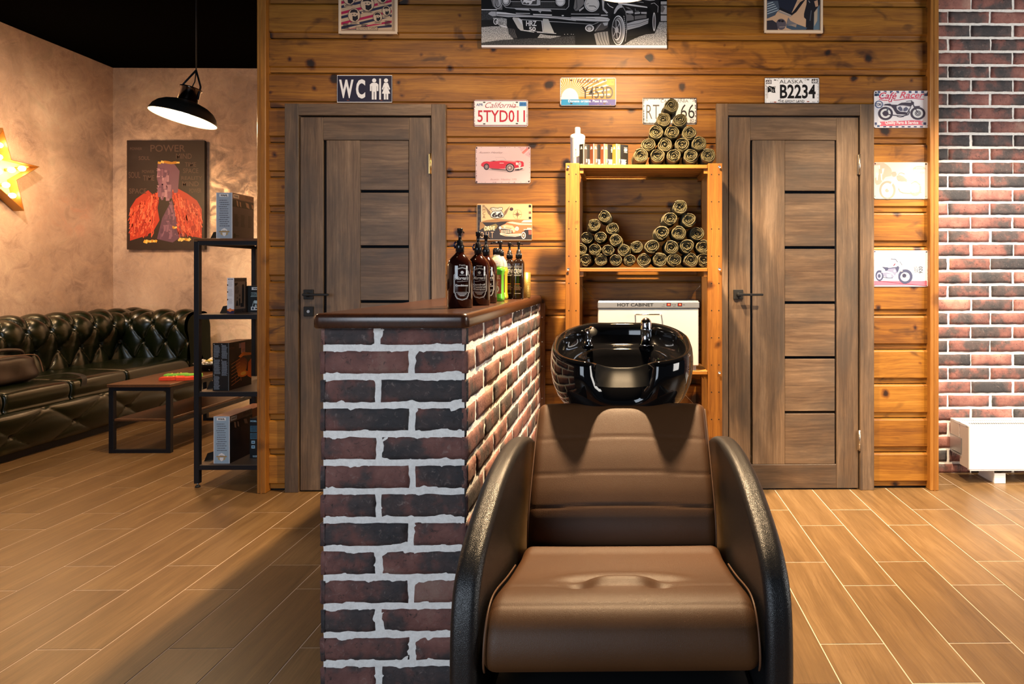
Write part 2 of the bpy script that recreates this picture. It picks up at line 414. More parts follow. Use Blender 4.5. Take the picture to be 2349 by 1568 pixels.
k.set('Roughness', k.ramp(n2, [(0.40, 0.55), (0.56, 0.28)]))
k.set('Metallic', k.ramp(n2, [(0.46, 0.0), (0.6, 0.35)]))
k.bump(mx, 0.25, 0.01)
PLASTER = k.m

# reclaimed brick slips
def brickmat(name, g):
    k = NT(name); G = lambda *c: tuple(min(1.0, x*g) for x in c)
    tc = k.n('TexCoord').outputs['Object']; rnd = k.n('Attribute', attribute_name='rnd').outputs['Fac']
    off = k.n('CombineXYZ', {'X': k.math('MULTIPLY', rnd, 13.0), 'Y': k.math('MULTIPLY', rnd, 37.0), 'Z': k.math('MULTIPLY', rnd, 5.0)}).outputs[0]
    p = k.n('VectorMath', {0: tc, 1: off}, operation='ADD').outputs[0]
    pa = k.n('TexNoise', {'Vector': p, 'Scale': 5.5, 'Detail': 4.0, 'Roughness': 0.6}).outputs[0]
    pb = k.n('TexNoise', {'Vector': p, 'Scale': 60.0, 'Detail': 6.0, 'Roughness': 0.7, 'Distortion': 0.8}).outputs[0]
    fac = k.math('ADD', pa, k.math('MULTIPLY', k.math('SUBTRACT', rnd, 0.5), 0.16))
    c = k.ramp(fac, [(0.36, G(0.030, 0.028, 0.031)), (0.46, G(0.062, 0.044, 0.043)), (0.53, G(0.150, 0.062, 0.052)), (0.62, G(0.205, 0.088, 0.072)), (0.72, G(0.25, 0.145, 0.115))])
    c = k.mix(k.ramp(pb, [(0.58, 0.0), (0.75, 0.55)]), c, (0.36, 0.28, 0.25))
    c = k.mix(k.ramp(pb, [(0.32, 0.85), (0.42, 0.0)]), c, (0.02, 0.016, 0.015))
    k.set('Base Color', c); k.set('Roughness', 0.75); k.bump(pb, 0.6, 0.006)
    return k.m
BRICK = brickmat('reclaimed_brick', 1.0); BRICK_LIT = brickmat('reclaimed_brick_lit', 1.6)  # second is the same brick, strong light on the right wall lightened into its colours
k = NT('lime_mortar')
tc = k.n('TexCoord').outputs['Object']
nn = k.n('TexNoise', {'Vector': tc, 'Scale': 90.0, 'Detail': 5.0, 'Roughness': 0.7}).outputs[0]
k.set('Base Color', k.ramp(nn, [(0.3, (0.76, 0.73, 0.69)), (0.6, (0.92, 0.90, 0.86))])); k.set('Roughness', 0.85); k.bump(nn, 0.5, 0.005)
MORTAR = k.m

def leather(name, c0, c1, rough, coat, bs=420, st=0.12):
    k = NT(name); tc = k.n('TexCoord').outputs['Object']
    a = k.n('TexNoise', {'Vector': tc, 'Scale': 6.0, 'Detail': 4.0}).outputs[0]
    b = k.n('TexVoronoi', {'Vector': tc, 'Scale': float(bs)}, feature='DISTANCE_TO_EDGE').outputs['Distance']
    k.set('Base Color', k.ramp(a, [(0.35, c0), (0.65, c1)])); k.set('Roughness', rough); k.set('Coat Weight', coat); k.set('Coat Roughness', 0.2)
    k.set('Specular IOR Level', 0.35 if coat == 0 and c0[0] > 0.05 else 0.5); k.bump(b, st, 0.002); return k.m
BROWNLEATHER = leather('brown_leatherette', (0.064, 0.025, 0.007), (0.075, 0.030, 0.009), 0.5, 0.0, 520, 0.25)
GREENLEATHER = leather('bottle_green_leather', (0.0022, 0.0045, 0.0012), (0.005, 0.008, 0.002), 0.27, 0.0, 300, 0.06)
ARMBLACK = leather('black_moulded_shell', (0.006, 0.006, 0.007), (0.008, 0.008, 0.009), 0.36, 0.0, 420, 0.35)
BAGLEATHER = leather('dark_brown_bag_leather', (0.010, 0.005, 0.003), (0.022, 0.010, 0.006), 0.42, 0.1, 200, 0.2)
CERAMIC = mat('black_glazed_ceramic', (0.003, 0.003, 0.0035), 0.06, spec=0.6)
RUBBER = mat('black_rubber', (0.004, 0.004, 0.004), 0.55, spec=0.25, bump=0.05, bscale=500)

# ------------------------------------------------------------------ floor
WY = 3.466                     # face of the timber cladding
BX0, BX1 = PX(589, 3.432)+0.006, 1.698       # ends of the timber box
LX, BY = -4.78, 6.12           # left wall, far plaster wall
RY = 3.76                      # right hand brick wall
CEIL = 3.10
mb = MB()
mb.m(GROUT); mb.box(-4.95, -3.2, -0.05, 5.2, BY+0.1, -0.0012)
mb.m(TILE)
TW, TL, g = 0.2023, 0.575, 0.0019
for ci in range(-30, 21):
    x0 = 1.024+TW*ci; x1 = x0+TW
    if x1 < -4.9 or x0 > 5.15: continue
    ys = (2.011 if ci % 2 == 0 else 1.814)
    for j in range(-10, 9):
        y0 = ys+TL*j; y1 = y0+TL
        if y1 > BY+0.08: y1 = BY+0.08
        if y0 >= y1 or y0 < -3.2: continue
        mb.rnd = random.random()
        mb.box(x0+g, y0+g, -0.010, x1-g, y1-g, 0.0, 0.0008)
mb.build('floor', kind='structure', fix=False)

# ceiling
mb = MB().m(mat('black_ceiling_paint', (0.0018, 0.0016, 0.0015), 0.95, spec=0.0)); mb.box(-4.95, -3.2, CEIL, 5.2, BY+0.1, CEIL+0.08)
mb.build('ceiling', kind='structure')

# plaster walls of the waiting corner
def wavy(mb, O, U, W, N, nu, nv, amp=0.004):
    O, U, W, N = V(O), V(U), V(W), V(N)
    mb.grid(lambda a, b: O+U*(a/(nu-1))+W*(b/(nv-1))+N*(amp*noise.noise(V((a*0.5, b*0.5, O.x)))), nu, nv)
mb = MB().m(PLASTER); wavy(mb, (LX, -3.2, 0), (0, BY+3.2, 0), (0, 0, CEIL), (1, 0, 0), 60, 24)
mb.box(LX-0.1, -3.2, 0, LX-0.02, BY+0.1, CEIL); mb.build('wall_left', kind='structure')
mb = MB().m(PLASTER); wavy(mb, (LX-0.01, BY, 0), (3.0, 0, 0), (0, 0, CEIL), (0, -1, 0), 30, 24)
mb.box(LX, BY+0.02, 0, BX0+0.2, BY+0.1, CEIL); mb.build('wall_far', kind='structure')
mb = MB().m(mat('white_skirting', (0.75, 0.72, 0.68), 0.4)); mb.box(LX, BY-0.018, 0, BX0-0.02, BY-0.006, 0.07, 0.004); mb.build('baseboard_far', kind='structure')
mb = MB().m(PLASTER); mb.box(BX0+0.02, 3.56, 0, BX0+0.10, BY-0.01, CEIL-0.005); mb.build('wall_inner', kind='structure')

# ------------------------------------------------------------------ timber cladding
def board(mb, x0, x1, z0, h):
    mb.rnd = random.random()
    pr = [(WY+0.026, 0.0), (WY+0.026, 0.005), (WY+0.011, 0.006), (WY+0.010, 0.026), (WY+0.009, 0.030), (WY, 0.037), (WY, h-0.010), (WY+0.003, h-0.004), (WY+0.012, h), (WY+0.026, h)]
    sx = [x0+(x1-x0)*i/max(1, int((x1-x0)/0.4)) for i in range(max(1, int((x1-x0)/0.4))+1)]
    i = mb.add([(x, y, z0+z) for x in sx for (y, z) in pr]); n = len(pr)
    for a in range(len(sx)-1):
        for b in range(n-1): mb.face((i+a*n+b, i+a*n+n+b, i+a*n+n+b+1, i+a*n+b+1))
mb = MB().m(PINE); BH = 0.1853
D1 = (PX(655, 3.45), PX(1020, 3.45)); D2 = (PX(1645, 3.45), PX(2003, 3.45))
for r in range(17):
    z0 = 0.008+BH*r; h = min(BH, CEIL-z0)
    if h < 0.05: break
    segs = [(BX0, D1[0]+0.03), (D1[1]-0.03, D2[0]+0.03), (D2[1]-0.03, BX1)] if r <= 10 else [(BX0, BX1)]
    for a, b in segs: board(mb, a, b, z0, h)
mb.m(GROOVE); mb.box(BX0, WY+0.0265, 0, D1[0]+0.06, WY+0.05, CEIL); mb.box(D1[1]-0.06, WY+0.0265, 0, D2[0]+0.06, WY+0.05, CEIL); mb.box(D2[1]-0.06, WY+0.0265, 0, BX1, WY+0.05, CEIL)
mb.box(D1[0], WY+0.0265, 2.045, D2[1], WY+0.05, CEIL)
mb.m(PINEV); mb.box(BX0+0.10, WY+0.05, 0, BX0+0.16, 3.6, CEIL-0.01); mb.box(BX1-0.06, WY+0.05, 0, BX1, RY+0.05, CEIL-0.01)
mb.build('wall_back', kind='structure')
def post(x0, x1, nm):
    mb = MB().m(PINEV); mb.rnd = random.random()
    mb.box(x0, 3.432, 0, x1, 3.56, CEIL-0.004, 0.003); mb.box((x0+x1)/2-0.003, 3.4295, 0, (x0+x1)/2+0.003, 3.4325, CEIL-0.01)
    mb.build(nm, origin=(x0, 3.432, 0), kind='structure')
post(PX(589, 3.432), PX(609, 3.432), 'trim_1')
post(PX(2134, 3.432), PX(2154, 3.432), 'trim_2')

# ------------------------------------------------------------------ brickwork
def brick(mb, fr, u0, u1, v0, v1, depth, seed, nu=9, nv=5, bm=None):
    """one brick slip: fr(u, v, d) maps wall coordinates to world"""
    r = random.Random(seed); mb.rnd = r.random(); mb.m(bm or BRICK); so = seed*1.37
    def j(u, v, s): return noise.noise(V((u*s+so, v*s, so*0.3)))
    def fn(a, b):
        fu = a/(nu-1); fv = b/(nv-1); u = u0+(u1-u0)*fu; v = v0+(v1-v0)*fv
        e = min(min(fu, 1-fu)*(u1-u0), min(fv, 1-fv)*(v1-v0))
        d = depth - 0.004*exp(-e/0.004) + 0.0026*j(u, v, 22) + 0.0012*j(u, v, 90)
        if fu in (0, 1): u += 0.0035*j(v, u, 45)
        if fv in (0, 1): v += 0.0032*j(u, v+9, 38)
        return fr(u, v, d)
    i = mb.grid(fn, nu, nv, True)
    ed = [i+a*nv for a in range(nu)]+[i+(nu-1)*nv+b for b in range(1, nv)]+[i+a*nv+nv-1 for a in range(nu-2, -1, -1)]+[i+b for b in range(nv-2, 0, -1)]
    k0 = len(mb.v)
    for q, e in enumerate(ed):
        if q < nu: t = (u0+(u1-u0)*q/(nu-1), v0)
        elif q < nu+nv-1: t = (u1, v0+(v1-v0)*(q-nu+1)/(nv-1))
        elif q < 2*nu+nv-2: t = (u1-(u1-u0)*(q-nu-nv+2)/(nu-1), v1)
        else: t = (u0, v1-(v1-v0)*(q-2*nu-nv+3)/(nv-1))
        mb.v.append(V(fr(t[0], t[1], -0.004)))
    n = len(ed)
    for q in range(n): mb.face((ed[q], k0+q, k0+(q+1) % n, ed[(q+1) % n]), True)
def mortar(mb, fr, u0, u1, v0, v1, amp=0.0016, st=0.018, base=0.0):
    mb.m(MORTAR); mb.rnd = 0.5
    nu = max(2, int((u1-u0)/st)); nv = max(2, int((v1-v0)/st))
    mb.grid(lambda a, b: fr(u0+(u1-u0)*a/(nu-1), v0+(v1-v0)*b/(nv-1), base+amp*noise.noise(V((a*0.9, b*0.9, u0*3)))), nu, nv)

mb = MB(); fr = lambda u, v, d: V((u, RY-0.012-d, v))
CP, BP = 0.0800, 0.248
mortar(mb, fr, BX1-0.02, 3.3, 0, CEIL, base=0.001)
top_off = PZ(118/5.225, RY-0.02) % CP
r = 0
zt = PZ(22.5, RY)                       # a bed joint read off the photograph
nr0 = int(zt/CP)
for r in range(-nr0-1, 8):
    za = zt+CP*r+0.008; zb = za+CP-0.016
    if zb < 0.01 or za > CEIL: continue
    za = max(za, 0.001); zb = min(zb, CEIL)
    row = r
    ph = PX(2224, RY) if row % 2 == 0 else PX(2172, RY)
    for c in range(-2, 8):
        a = ph+BP*c+0.006+random.uniform(-0.004, 0.004); b = a+BP-0.012
        if b < BX1-0.02 or a > 3.28: continue
        brick(mb, fr, max(a, BX1-0.02), min(b, 3.3), za, zb, 0.008, 1000+r*17+c, 11, 5, BRICK_LIT)
mb.box(BX1-0.03, RY, 0, 5.2, RY+0.1, CEIL)
mb.build('wall_right', kind='structure')

# ------------------------------------------------------------------ doors
def door(nm, ax0, ax1, px, hinge, hy, handle_y, lock=None):
    """px: picture x of leaf edges and joints, measured on the photograph"""
    root = bpy.data.objects.new(nm, None); COL.objects.link(root); root.location = (PX(ax0, 3.45), 3.45, 0); root['kind'] = 'structure'
    X = lambda p: PX(p, 3.458)
    cx = (ax0+ax1)/2
    lx0, lx1 = X(px['l'][0]), X(px['l'][1]); z1 = PZ(269, 3.458, cx); zt = PZ(238, 3.448, cx)
    a0, a1 = PX(ax0, 3.448), PX(ax1, 3.448)
    mb = MB(); mb.m(DOORV); mb.rnd = random.random()
    mb.box(a0, 3.446, 0, lx0-0.006, 3.49, zt, 0.002); mb.rnd = random.random(); mb.box(lx1+0.006, 3.446, 0, a1, 3.49, zt, 0.002)
    mb.m(DOORX); mb.rnd = random.random(); mb.box(lx0-0.006, 3.4465, z1+0.008, lx1+0.006, 3.49, zt-0.0003, 0.002)
    mb.m(DOORV); mb.box(lx0-0.02, 3.4535, 0, lx0-0.0055, 3.53, z1+0.01); mb.box(lx1+0.0055, 3.4535, 0, lx1+0.02, 3.53, z1+0.01)
    mb.build('door_frame', root)
    zb = 0.008
    rt, rb = PZ(321, 3.458, cx), PZ(1065, 3.458, cx)
    # leaf, built up from stiles, rails and slats
    root2 = bpy.data.objects.new('door_leaf', None); COL.objects.link(root2); root2.parent = root; root2.location = V((lx0, 3.458, 0))-wloc(root)
    def part(name, m, x0, x1, za, zc, y=3.458, c=0.0015, mats=None):
        b = MB().m(m); b.rnd = random.random(); b.box(x0, y, za, x1, 3.492, zc, c); return b.build(name, root2, origin=(x0, y, za))
    sx0, sx1 = X(px['s'][0]), X(px['s'][1])   # inner edges of the stiles
    part('stile', DOORV, lx0, sx0, zb, z1); part('stile', DOORV, sx1, lx1, zb, z1)
    part('rail', DOORX, sx0+0.0008, sx1-0.0008, rt, z1); part('rail', DOORX, sx0+0.0008, sx1-0.0008, zb, rb)
    part('backing', BLACKGLASS, sx0-0.001, sx1+0.001, rb-0.01, rt+0.01, 3.474, 0)
    part('board', DOORV, X(px['b'][0]), X(px['b'][1]), rb+0.001, rt-0.001, 3.461)
    ys = [321]+px['g']+[1065]
    for i in range(len(ys)-1):
        za = PZ(ys[i+1]-(3.2 if i < len(ys)-2 else 1), 3.461, cx); zc = PZ(ys[i]+(3.2 if i else 1), 3.461, cx)
        part('slat', DOORX, X(px['b'][1])+0.001, X(px['c']), za, zc, 3.4615)
    # handle: square rose, neck and long thin lever
    hx = X(px['h']); hz = PZ(handle_y, 3.45, cx)
    b = MB().m(BLACK); b.box(hx-0.026, 3.448, hz-0.026, hx+0.026, 3.4585, hz+0.026, 0.002); b.cyl((hx, 3.41, hz), (hx, 3.45, hz), 0.011)
    b.box(hx-0.012, 3.404, hz-0.006, hx+0.125, 3.414, hz+0.006, 0.002)
    b.build('door_handle', root, origin=(hx, 3.45, hz))
    if lock:
        lz = PZ(lock, 3.45, cx); b = MB().m(BLACK); b.box(hx-0.026, 3.449, lz-0.026, hx+0.026, 3.4585, lz+0.026, 0.002); b.m(STEEL); b.cyl((hx, 3.4475, lz), (hx, 3.45, lz), 0.008)
        b.build('lock_plate', root, origin=(hx, 3.45, lz))
    for y in hy:
        z = PZ(y, 3.45, cx); b = MB().m(hinge); b.cyl((lx1+0.003, 3.448, z-0.055), (lx1+0.003, 3.448, z+0.055), 0.0055, 10)
        for q in (-0.02, 0.02): b.cyl((lx1+0.003, 3.448, z+q-0.001), (lx1+0.003, 3.448, z+q+0.001), 0.0062, 10)
        b.box(lx1-0.008, 3.4495, z-0.052, lx1+0.012, 3.4535, z+0.052); b.build('hinge', root, origin=(lx1, 3.448, z))
    return root
BRASS = mat('brass', (0.75, 0.5, 0.2), 0.3, 1.0)
door('door_1', 653, 1022, dict(l=(689, 988), s=(741, 938), b=(748, 825.5), c=937, g=[438.5, 565.5, 691.5, 818, 945], h=709), BRASS, [375, 1010], 675, 714)
door('door_2', 1643, 2005, dict(l=(1672, 1969), s=(1721, 1919), b=(1726.5, 1800.5), c=1915.5, g=[440.5, 567.5, 694, 820, 945.5], h=1693), mat('nickel_hinge', (0.55, 0.48, 0.4), 0.3, 1.0), [377, 1010], 675)

# ------------------------------------------------------------------ brick counter
CY0, CY1 = 1.816, 3.43
CX0, CX1 = PX(746, CY0), PX(1065, CY0)
ctr = thing('reception_counter', ((CX0+CX1)/2, CY0, 0), 'reclaimed brick counter with white mortar and dark wooden top in front of WC door', 'counter')
CTZ0, CTZ1 = 1.007, 1.048
mb = MB(); CP2 = 0.0800
frF = lambda u, v, d: V((u, CY0-d, v)); frR = lambda u, v, d: V((CX1+d, u, v)); frL = lambda u, v, d: V((CX0-d, u, v))
mb.m(MORTAR); mb.box(CX0, CY0, 0, CX1, CY1, CTZ0)
mortar(mb, frF, CX0-0.002, CX1+0.002, 0, CTZ0, 0.0026, 0.012, 0.0065); mortar(mb, frR, CY0-0.003, CY1, 0, CTZ0, 0.0026, 0.014, 0.0065)
BH2 = 0.0615
zj = PZ(796, CY0)                 # first full bed joint under the top
rows = [zj+CP2*k for k in range(1, -14, -1)]
for r, zb in enumerate(rows):     # zb = joint above the brick row ... rows run downward
    za = zb-CP2+(CP2-BH2)/2; zc = zb-(CP2-BH2)/2
    if zc < 0.012: break
    za = max(za, 0.002); zc = min(zc, CTZ0-0.001)
    odd = r % 2                    # odd: long brick on the left
    out = 0.011
    xl, xr = CX0-out, CX1+out
    gap = 0.018
    xj = PX(945, CY0) if odd else PX(870, CY0)
    xj += random.uniform(-0.004, 0.004)
    brick(mb, frF, xl+(0.0 if odd else 0.004), xj-gap/2, za, zc, out, 50+r*3, 13, 6)
    brick(mb, frF, xj+gap/2, xr, za, zc, out, 51+r*3, 13, 6)
    # right hand side face
    y = CY0-out; first = 0.118 if odd else 0.236
    c = 0
    L = first
    while y < CY1-0.01:
        e = min(y+L, CY1)
        brick(mb, frR, y+(0 if c == 0 else gap/2), e-(gap/2 if e < CY1 else 0), za, zc, out+random.uniform(-0.001, 0.002), 300+r*31+c, 11, 6)
        y = e; L = 0.262; c += 1
    # left side face (mostly unseen)
    y = CY0-out; c = 0
    while y < CY1-0.01:
        e = min(y+0.262, CY1); brick(mb, frL, y+(0 if c == 0 else gap/2), e-(gap/2 if e < CY1 else 0), za, zc, out, 900+r*31+c, 5, 3); y = e; c += 1
mb.build('brick_body', ctr)
# bullnosed top
tx0, tx1 = PX(714, 1.775), PX(1063, 1.775)+0.012
prof = []
R = 0.015
mb = MB().m(TOPWOOD); mb.rnd = 0.4
y0, y1, x0, x1 = 1.775, 3.442, tx0, tx1
lay = [(0.006, 0), (0.0, 0.006)]+[(R-R*cos(pi/2*k/5)-0.0, 0) for k in []]
ringz = [(0.004, CTZ0), (0.0, CTZ0+0.004)]+[(R*(1-cos(pi/2*k/6)), CTZ1-R+R*sin(pi/2*k/6)) for k in range(0, 7)]
def rr(ins, z, r=0.02):
    pts = []
    for cx_, cy_, a0 in ((x1-r, y1-r, 0), (x0+r, y1-r, pi/2), (x0+r, y0+r, pi), (x1-r, y0+r, 1.5*pi)):
        for k in range(5):
            a = a0+pi/2*k/4; pts.append((cx_+(r-min(ins, r*0.98))*cos(a), cy_+(r-min(ins, r*0.98))*sin(a), z))
    return pts
n = 20; base = None
for k_, (ins, z) in enumerate(ringz):
    i = mb.add(rr(ins, z))
    if base is not None:
        for j in range(n): mb.face((base+j, base+(j+1) % n, i+(j+1) % n, i+j), True)
    else: mb.face([i+j for j in range(n)][::-1])
    base = i
mb.face([base+j for j in range(n)])
mb.build('counter_top', ctr)
mb = MB().m(wood('end_trim_pine', [(0.3, (0.12, 0.04, 0.012)), (0.7, (0.3, 0.12, 0.035))], 'Z', 0.5)); mb.box(CX1-0.01, 3.432, 0.0, CX1+0.032, 3.458, CTZ0-0.002, 0.002)
mb.m(STEEL)
for z in (0.93, 0.80, 0.67, 0.5, 0.3): mb.cyl((CX1+0.018, 3.4305, z), (CX1+0.018, 3.433, z), 0.0035, 10)
mb.build('end_trim', ctr)
CT = CTZ1

# ------------------------------------------------------------------ wash chair
chair = thing('wash_chair', (0, 1.6, 0), 'brown leatherette salon wash chair with curved black arms in front of the basin', 'chair')
sp = smooth_loop([(1.735, .425), (1.66, .434), (1.56, .448), (1.48, .462), (1.40, .480), (1.335, .492), (1.29, .486), (1.258, .462), (1.243, .425), (1.247, .392), (1.275, .378), (1.40, .365), (1.60, .345), (1.735, .33)], 10)
def sdisp(x, q):
    d = 0.0
    if q.y > 0.40:
        for bx in (-0.095, 0.085):
            rr_ = ((x-bx)**2/0.0011+(q.x-1.415)**2/0.0005); d -= 0.014*exp(-rr_)
        d += 0.015*exp(-((x/0.080)**4+((q.x-1.428-1.2*x*x)/0.020)**2))
        d -= 0.008*exp(-(((q.x-1.462+0.9*x*x)/0.011)**2))*exp(-(x/0.13)**6)-0.004*exp(-(((q.x-1.50+1.2*x*x)/0.02)**2))*exp(-(x/0.15)**6)
        d -= 0.0022*exp(-((q.x-1.402)/0.0055)**2)
    d -= 0.0016*exp(-((q.x-1.300)/0.004)**2) if q.y > 0.45 else 0
    return d
mb = MB().m(BROWNLEATHER); mb.slab(sp, -0.272, 0.272, 0.028, lambda x, a, b: V((x, a, b)), lambda q: 0.96+0.04*max(0, min(1, (1.735-q.x)/0.35)), sdisp, 90, 6)
st = mb.build('seat', chair)
for s_ in (-1, 1):
    mb = MB().m(mat('brown_seam_piping', (0.10, 0.045, 0.02), 0.5))
    pts = [(s_*0.2665*(0.96+0.04*max(0, min(1, (1.735-p.x)/0.35))), p.x, p.y) for p in sp[18:95]]
    mb.tube(pts, 0.0022, 6); mb.build('piping', st)
bp_ = smooth_loop([(1.752, .36), (1.738, .41), (1.735, .45), (1.748, .495), (1.782, .545), (1.830, .600), (1.882, .655), (1.932, .705), (1.968, .738), (1.992, .752), (2.012, .750), (2.022, .732), (2.012, .70), (1.97, .62), (1.93, .50), (1.91, .36)], 12)
def bdisp(x, q):
    if q.x > 1.86+0.5*max(0, q.y-0.45) and q.y < 0.735: return 0.0
    d = 0
    for zs in (0.520, 0.592, 0.672): d -= 0.0016*exp(-((q.y-zs-0.004*cos(x*9))/0.0026)**2)
    for zs in (0.48, 0.556, 0.632): d += 0.001*exp(-((q.y-zs)/0.03)**2)
    d += 0.004*exp(-(x/0.22)**4)
    return d
mb = MB().m(BROWNLEATHER); mb.slab(bp_, -0.258, 0.258, 0.026, lambda x, a, b: V((x, a, b)), lambda q: 1.0+0.0*q.y, bdisp, 60, 6)
bk = mb.build('backrest', chair)
for s_ in (-1, 1):
    mb = MB().m(mat('brown_seam_piping', (0.10, 0.045, 0.02), 0.5))
    pts = [(s_*(0.2565-0.003), p.x-0.001, p.y) for p in bp_[2:100]]
    mb.tube(pts, 0.002, 6); mb.build('piping', bk)
ap = smooth_loop([(1.252, 0.0), (1.243, .12), (1.240, .30), (1.241, .44), (1.259, .525), (1.300, .575), (1.37, .612), (1.462, .642), (1.57, .668), (1.72, .682), (1.88, .676), (2.03, .645), (2.16, .585), (2.24, .50), (2.26, .35), (2.26, .15), (2.25, 0.0)], 8)
for s_, nm in ((-1, 'l'), (1, 'r')):
    mb = MB().m(ARMBLACK)
    mb.slab(ap, 0.279, 0.334, 0.017, lambda x, a, b: V((s_*x, a, max(0.0, b))), None, None, 4, 5)
    mb.build('armrest', chair)
mb = MB().m(BLACK); mb.box(-0.276, 1.30, 0.0, 0.276, 1.86, 0.295, 0.01); mb.box(-0.276, 1.861, 0.0, 0.276, 1.93, 0.345, 0.01)
mb.build('base', chair)

# ------------------------------------------------------------------ basin
basin = thing('wash_basin', (0, 2.28, 0), 'glossy black shampoo basin on a chromed column behind the brown chair', 'basin')
BA, BCY, BY_ = 0.228, 2.215, 1.10
def brim(t):
    x, y = sin(t), -cos(t)            # t = 0 nearest the chair
    n_ = 2.9 if y < 0 else 2.15; q = (abs(x)**n_+abs(y)**n_)**(-1/n_); x *= q; y *= q
    a = ((t+pi) % (2*pi))-pi
    notch = exp(-(a/0.33)**4)
    z = 0.930+0.185*BA*BY_*y
    return x, y, z, notch, a
def bring(s, dz, t, nk=1.0, ny=0.0):
    x, y, z, nt, a = brim(t)
    yy = y*(1-0.46*nt*nk)
    back = exp(-(((abs(a)-pi))/0.42)**4)
    return V((x*BA*s, BCY+yy*BA*BY_*s, z+dz-0.032*nt*nk-0.007*back*nk))
OUT = [(0.955, 0.000, 1), (0.985, 0.0035, 1), (1.015, 0.000, 1), (1.035, -0.012, .96), (1.045, -0.035, .80), (1.045, -0.065, .52), (1.02, -0.105, .22), (0.96, -0.148, .06), (0.86, -0.188, 0), (0.70, -0.222, 0), (0.5, -0.245, 0), (0.3, -0.256, 0), (0.14, -0.258, 0)]
NB = 128
mb = MB().m(CERAMIC)
def lvl(z0, f): return f
def fo(a, b):
    s_, dz, nk = OUT[b]; p = bring(s_, dz, 2*pi*a/NB, nk)
    f = min(1, max(0, (-dz-0.1)/0.15)); z = p.z*(1-f)+(0.928+dz)*f
    return V((p.x, p.y, z))
mb.grid(fo, NB, len(OUT), True, closeu=True)
IN = [(0.955, 0.000, 1, 0), (0.93, -0.004, 1, 0), (0.915, -0.016, .98, 0), (0.90, -0.038, .95, .3), (0.875, -0.052, .92, .8), (0.80, -0.058, .85, 1), (0.72, -0.062, .75, 1), (0.66, -0.070, .65, 1), (0.62, -0.090, .5, 1), (0.56, -0.125, .25, 1), (0.44, -0.160, 0, 1), (0.25, -0.178, 0, 1), (0.10, -0.185, 0, 1), (0.005, -0.187, 0, 1)]
def fi(a, b):
    s_, dz, nk, lv = IN[b]; t = 2*pi*a/NB; x, y, z, nt, aa = brim(t)
    near = 0.5-0.5*y                  # 1 near the chair
    s2 = s_+lv*near*0.10*(1-abs(2*s_-1)*0.6) if b > 3 and b < 12 else s_
    p = bring(s2, dz, t, nk)
    if b > 3: p.z = p.z*(1-lv*0.55)+(0.928+dz)*lv*0.55
    return p
mb.grid(fi, NB, len(IN), True, closeu=True)
bowl = mb.build('bowl', basin)
mb = MB().m(CHROME); mb.lathe([(0.0005, 0.0), (0.02, 0.0), (0.024, -0.003)], (0, BCY, 0.749), 20); mb.build('drain', basin)
# soft matt neck rest lining the front of the notch
def nrest(a, b, off=0.0035):
    t = -0.34+0.68*a/24; f = b/10*4.0+1; k0 = min(int(f), len(OUT)-2); w_ = f-k0
    p = bring(OUT[k0][0], OUT[k0][1], t, OUT[k0][2])*(1-w_)+bring(OUT[k0+1][0], OUT[k0+1][1], t, OUT[k0+1][2])*w_
    e = min(1.0, min(a, 24-a)/3.0, min(b, 10-b)/2.0)
    return p+V((0, -0.6, 0.8))*(off*e+0.0006)
mb = MB().m(RUBBER); mb.grid(nrest, 25, 11, True); mb.build('neck_rest', basin)
# mixer tap
tx, ty, tz = PX(1482, 2.385), 2.385, 0.893
mb = MB().m(CHROME); mb.lathe([(0.0, 0.0), (0.027, 0), (0.027, 0.006), (0.021, 0.010), (0.020, 0.055), (0.0225, 0.058), (0.0225, 0.063), (0.0205, 0.066), (0.021, 0.080), (0.018, 0.092), (0.010, 0.101), (0.0003, 0.104)], (tx, ty, tz), 28)
mb.box(tx-0.004, ty-0.045, tz+0.078, tx+0.004, ty-0.012, tz+0.088, 0.002)
mb.build('mixer_tap', basin)
sx_, sy_ = PX(1350, 2.38), 2.38
mb = MB().m(CHROME); mb.lathe([(0.0, 0.0), (0.020, 0), (0.020, 0.005), (0.012, 0.010), (0.011, 0.030), (0.015, 0.040), (0.017, 0.052), (0.012, 0.062), (0.0003, 0.066)], (sx_, sy_, tz), 24)
mb.tube([(sx_, sy_, tz+0.05), (sx_+0.012, sy_-0.02, tz+0.062), (sx_+0.02, sy_-0.045, tz+0.055)], [0.011, 0.012, 0.015], 12)
mb.build('hand_shower', basin)
mb = MB().m(CHROME)
mb.cyl((0, BCY, 0.05), (0, BCY, 0.675), 0.045, 24)
for s_ in (-1, 1): mb.tube([(s_*0.11, BCY+0.02, 0.0), (s_*0.11, BCY+0.02, 0.60), (s_*0.08, BCY+0.0, 0.70)], 0.011, 10)
mb.lathe([(0.0, 0), (0.19, 0), (0.19, 0.012), (0.17, 0.022), (0.05, 0.06), (0.0, 0.06)], (0, BCY, 0.0), 32)
mb.build('column', basin)

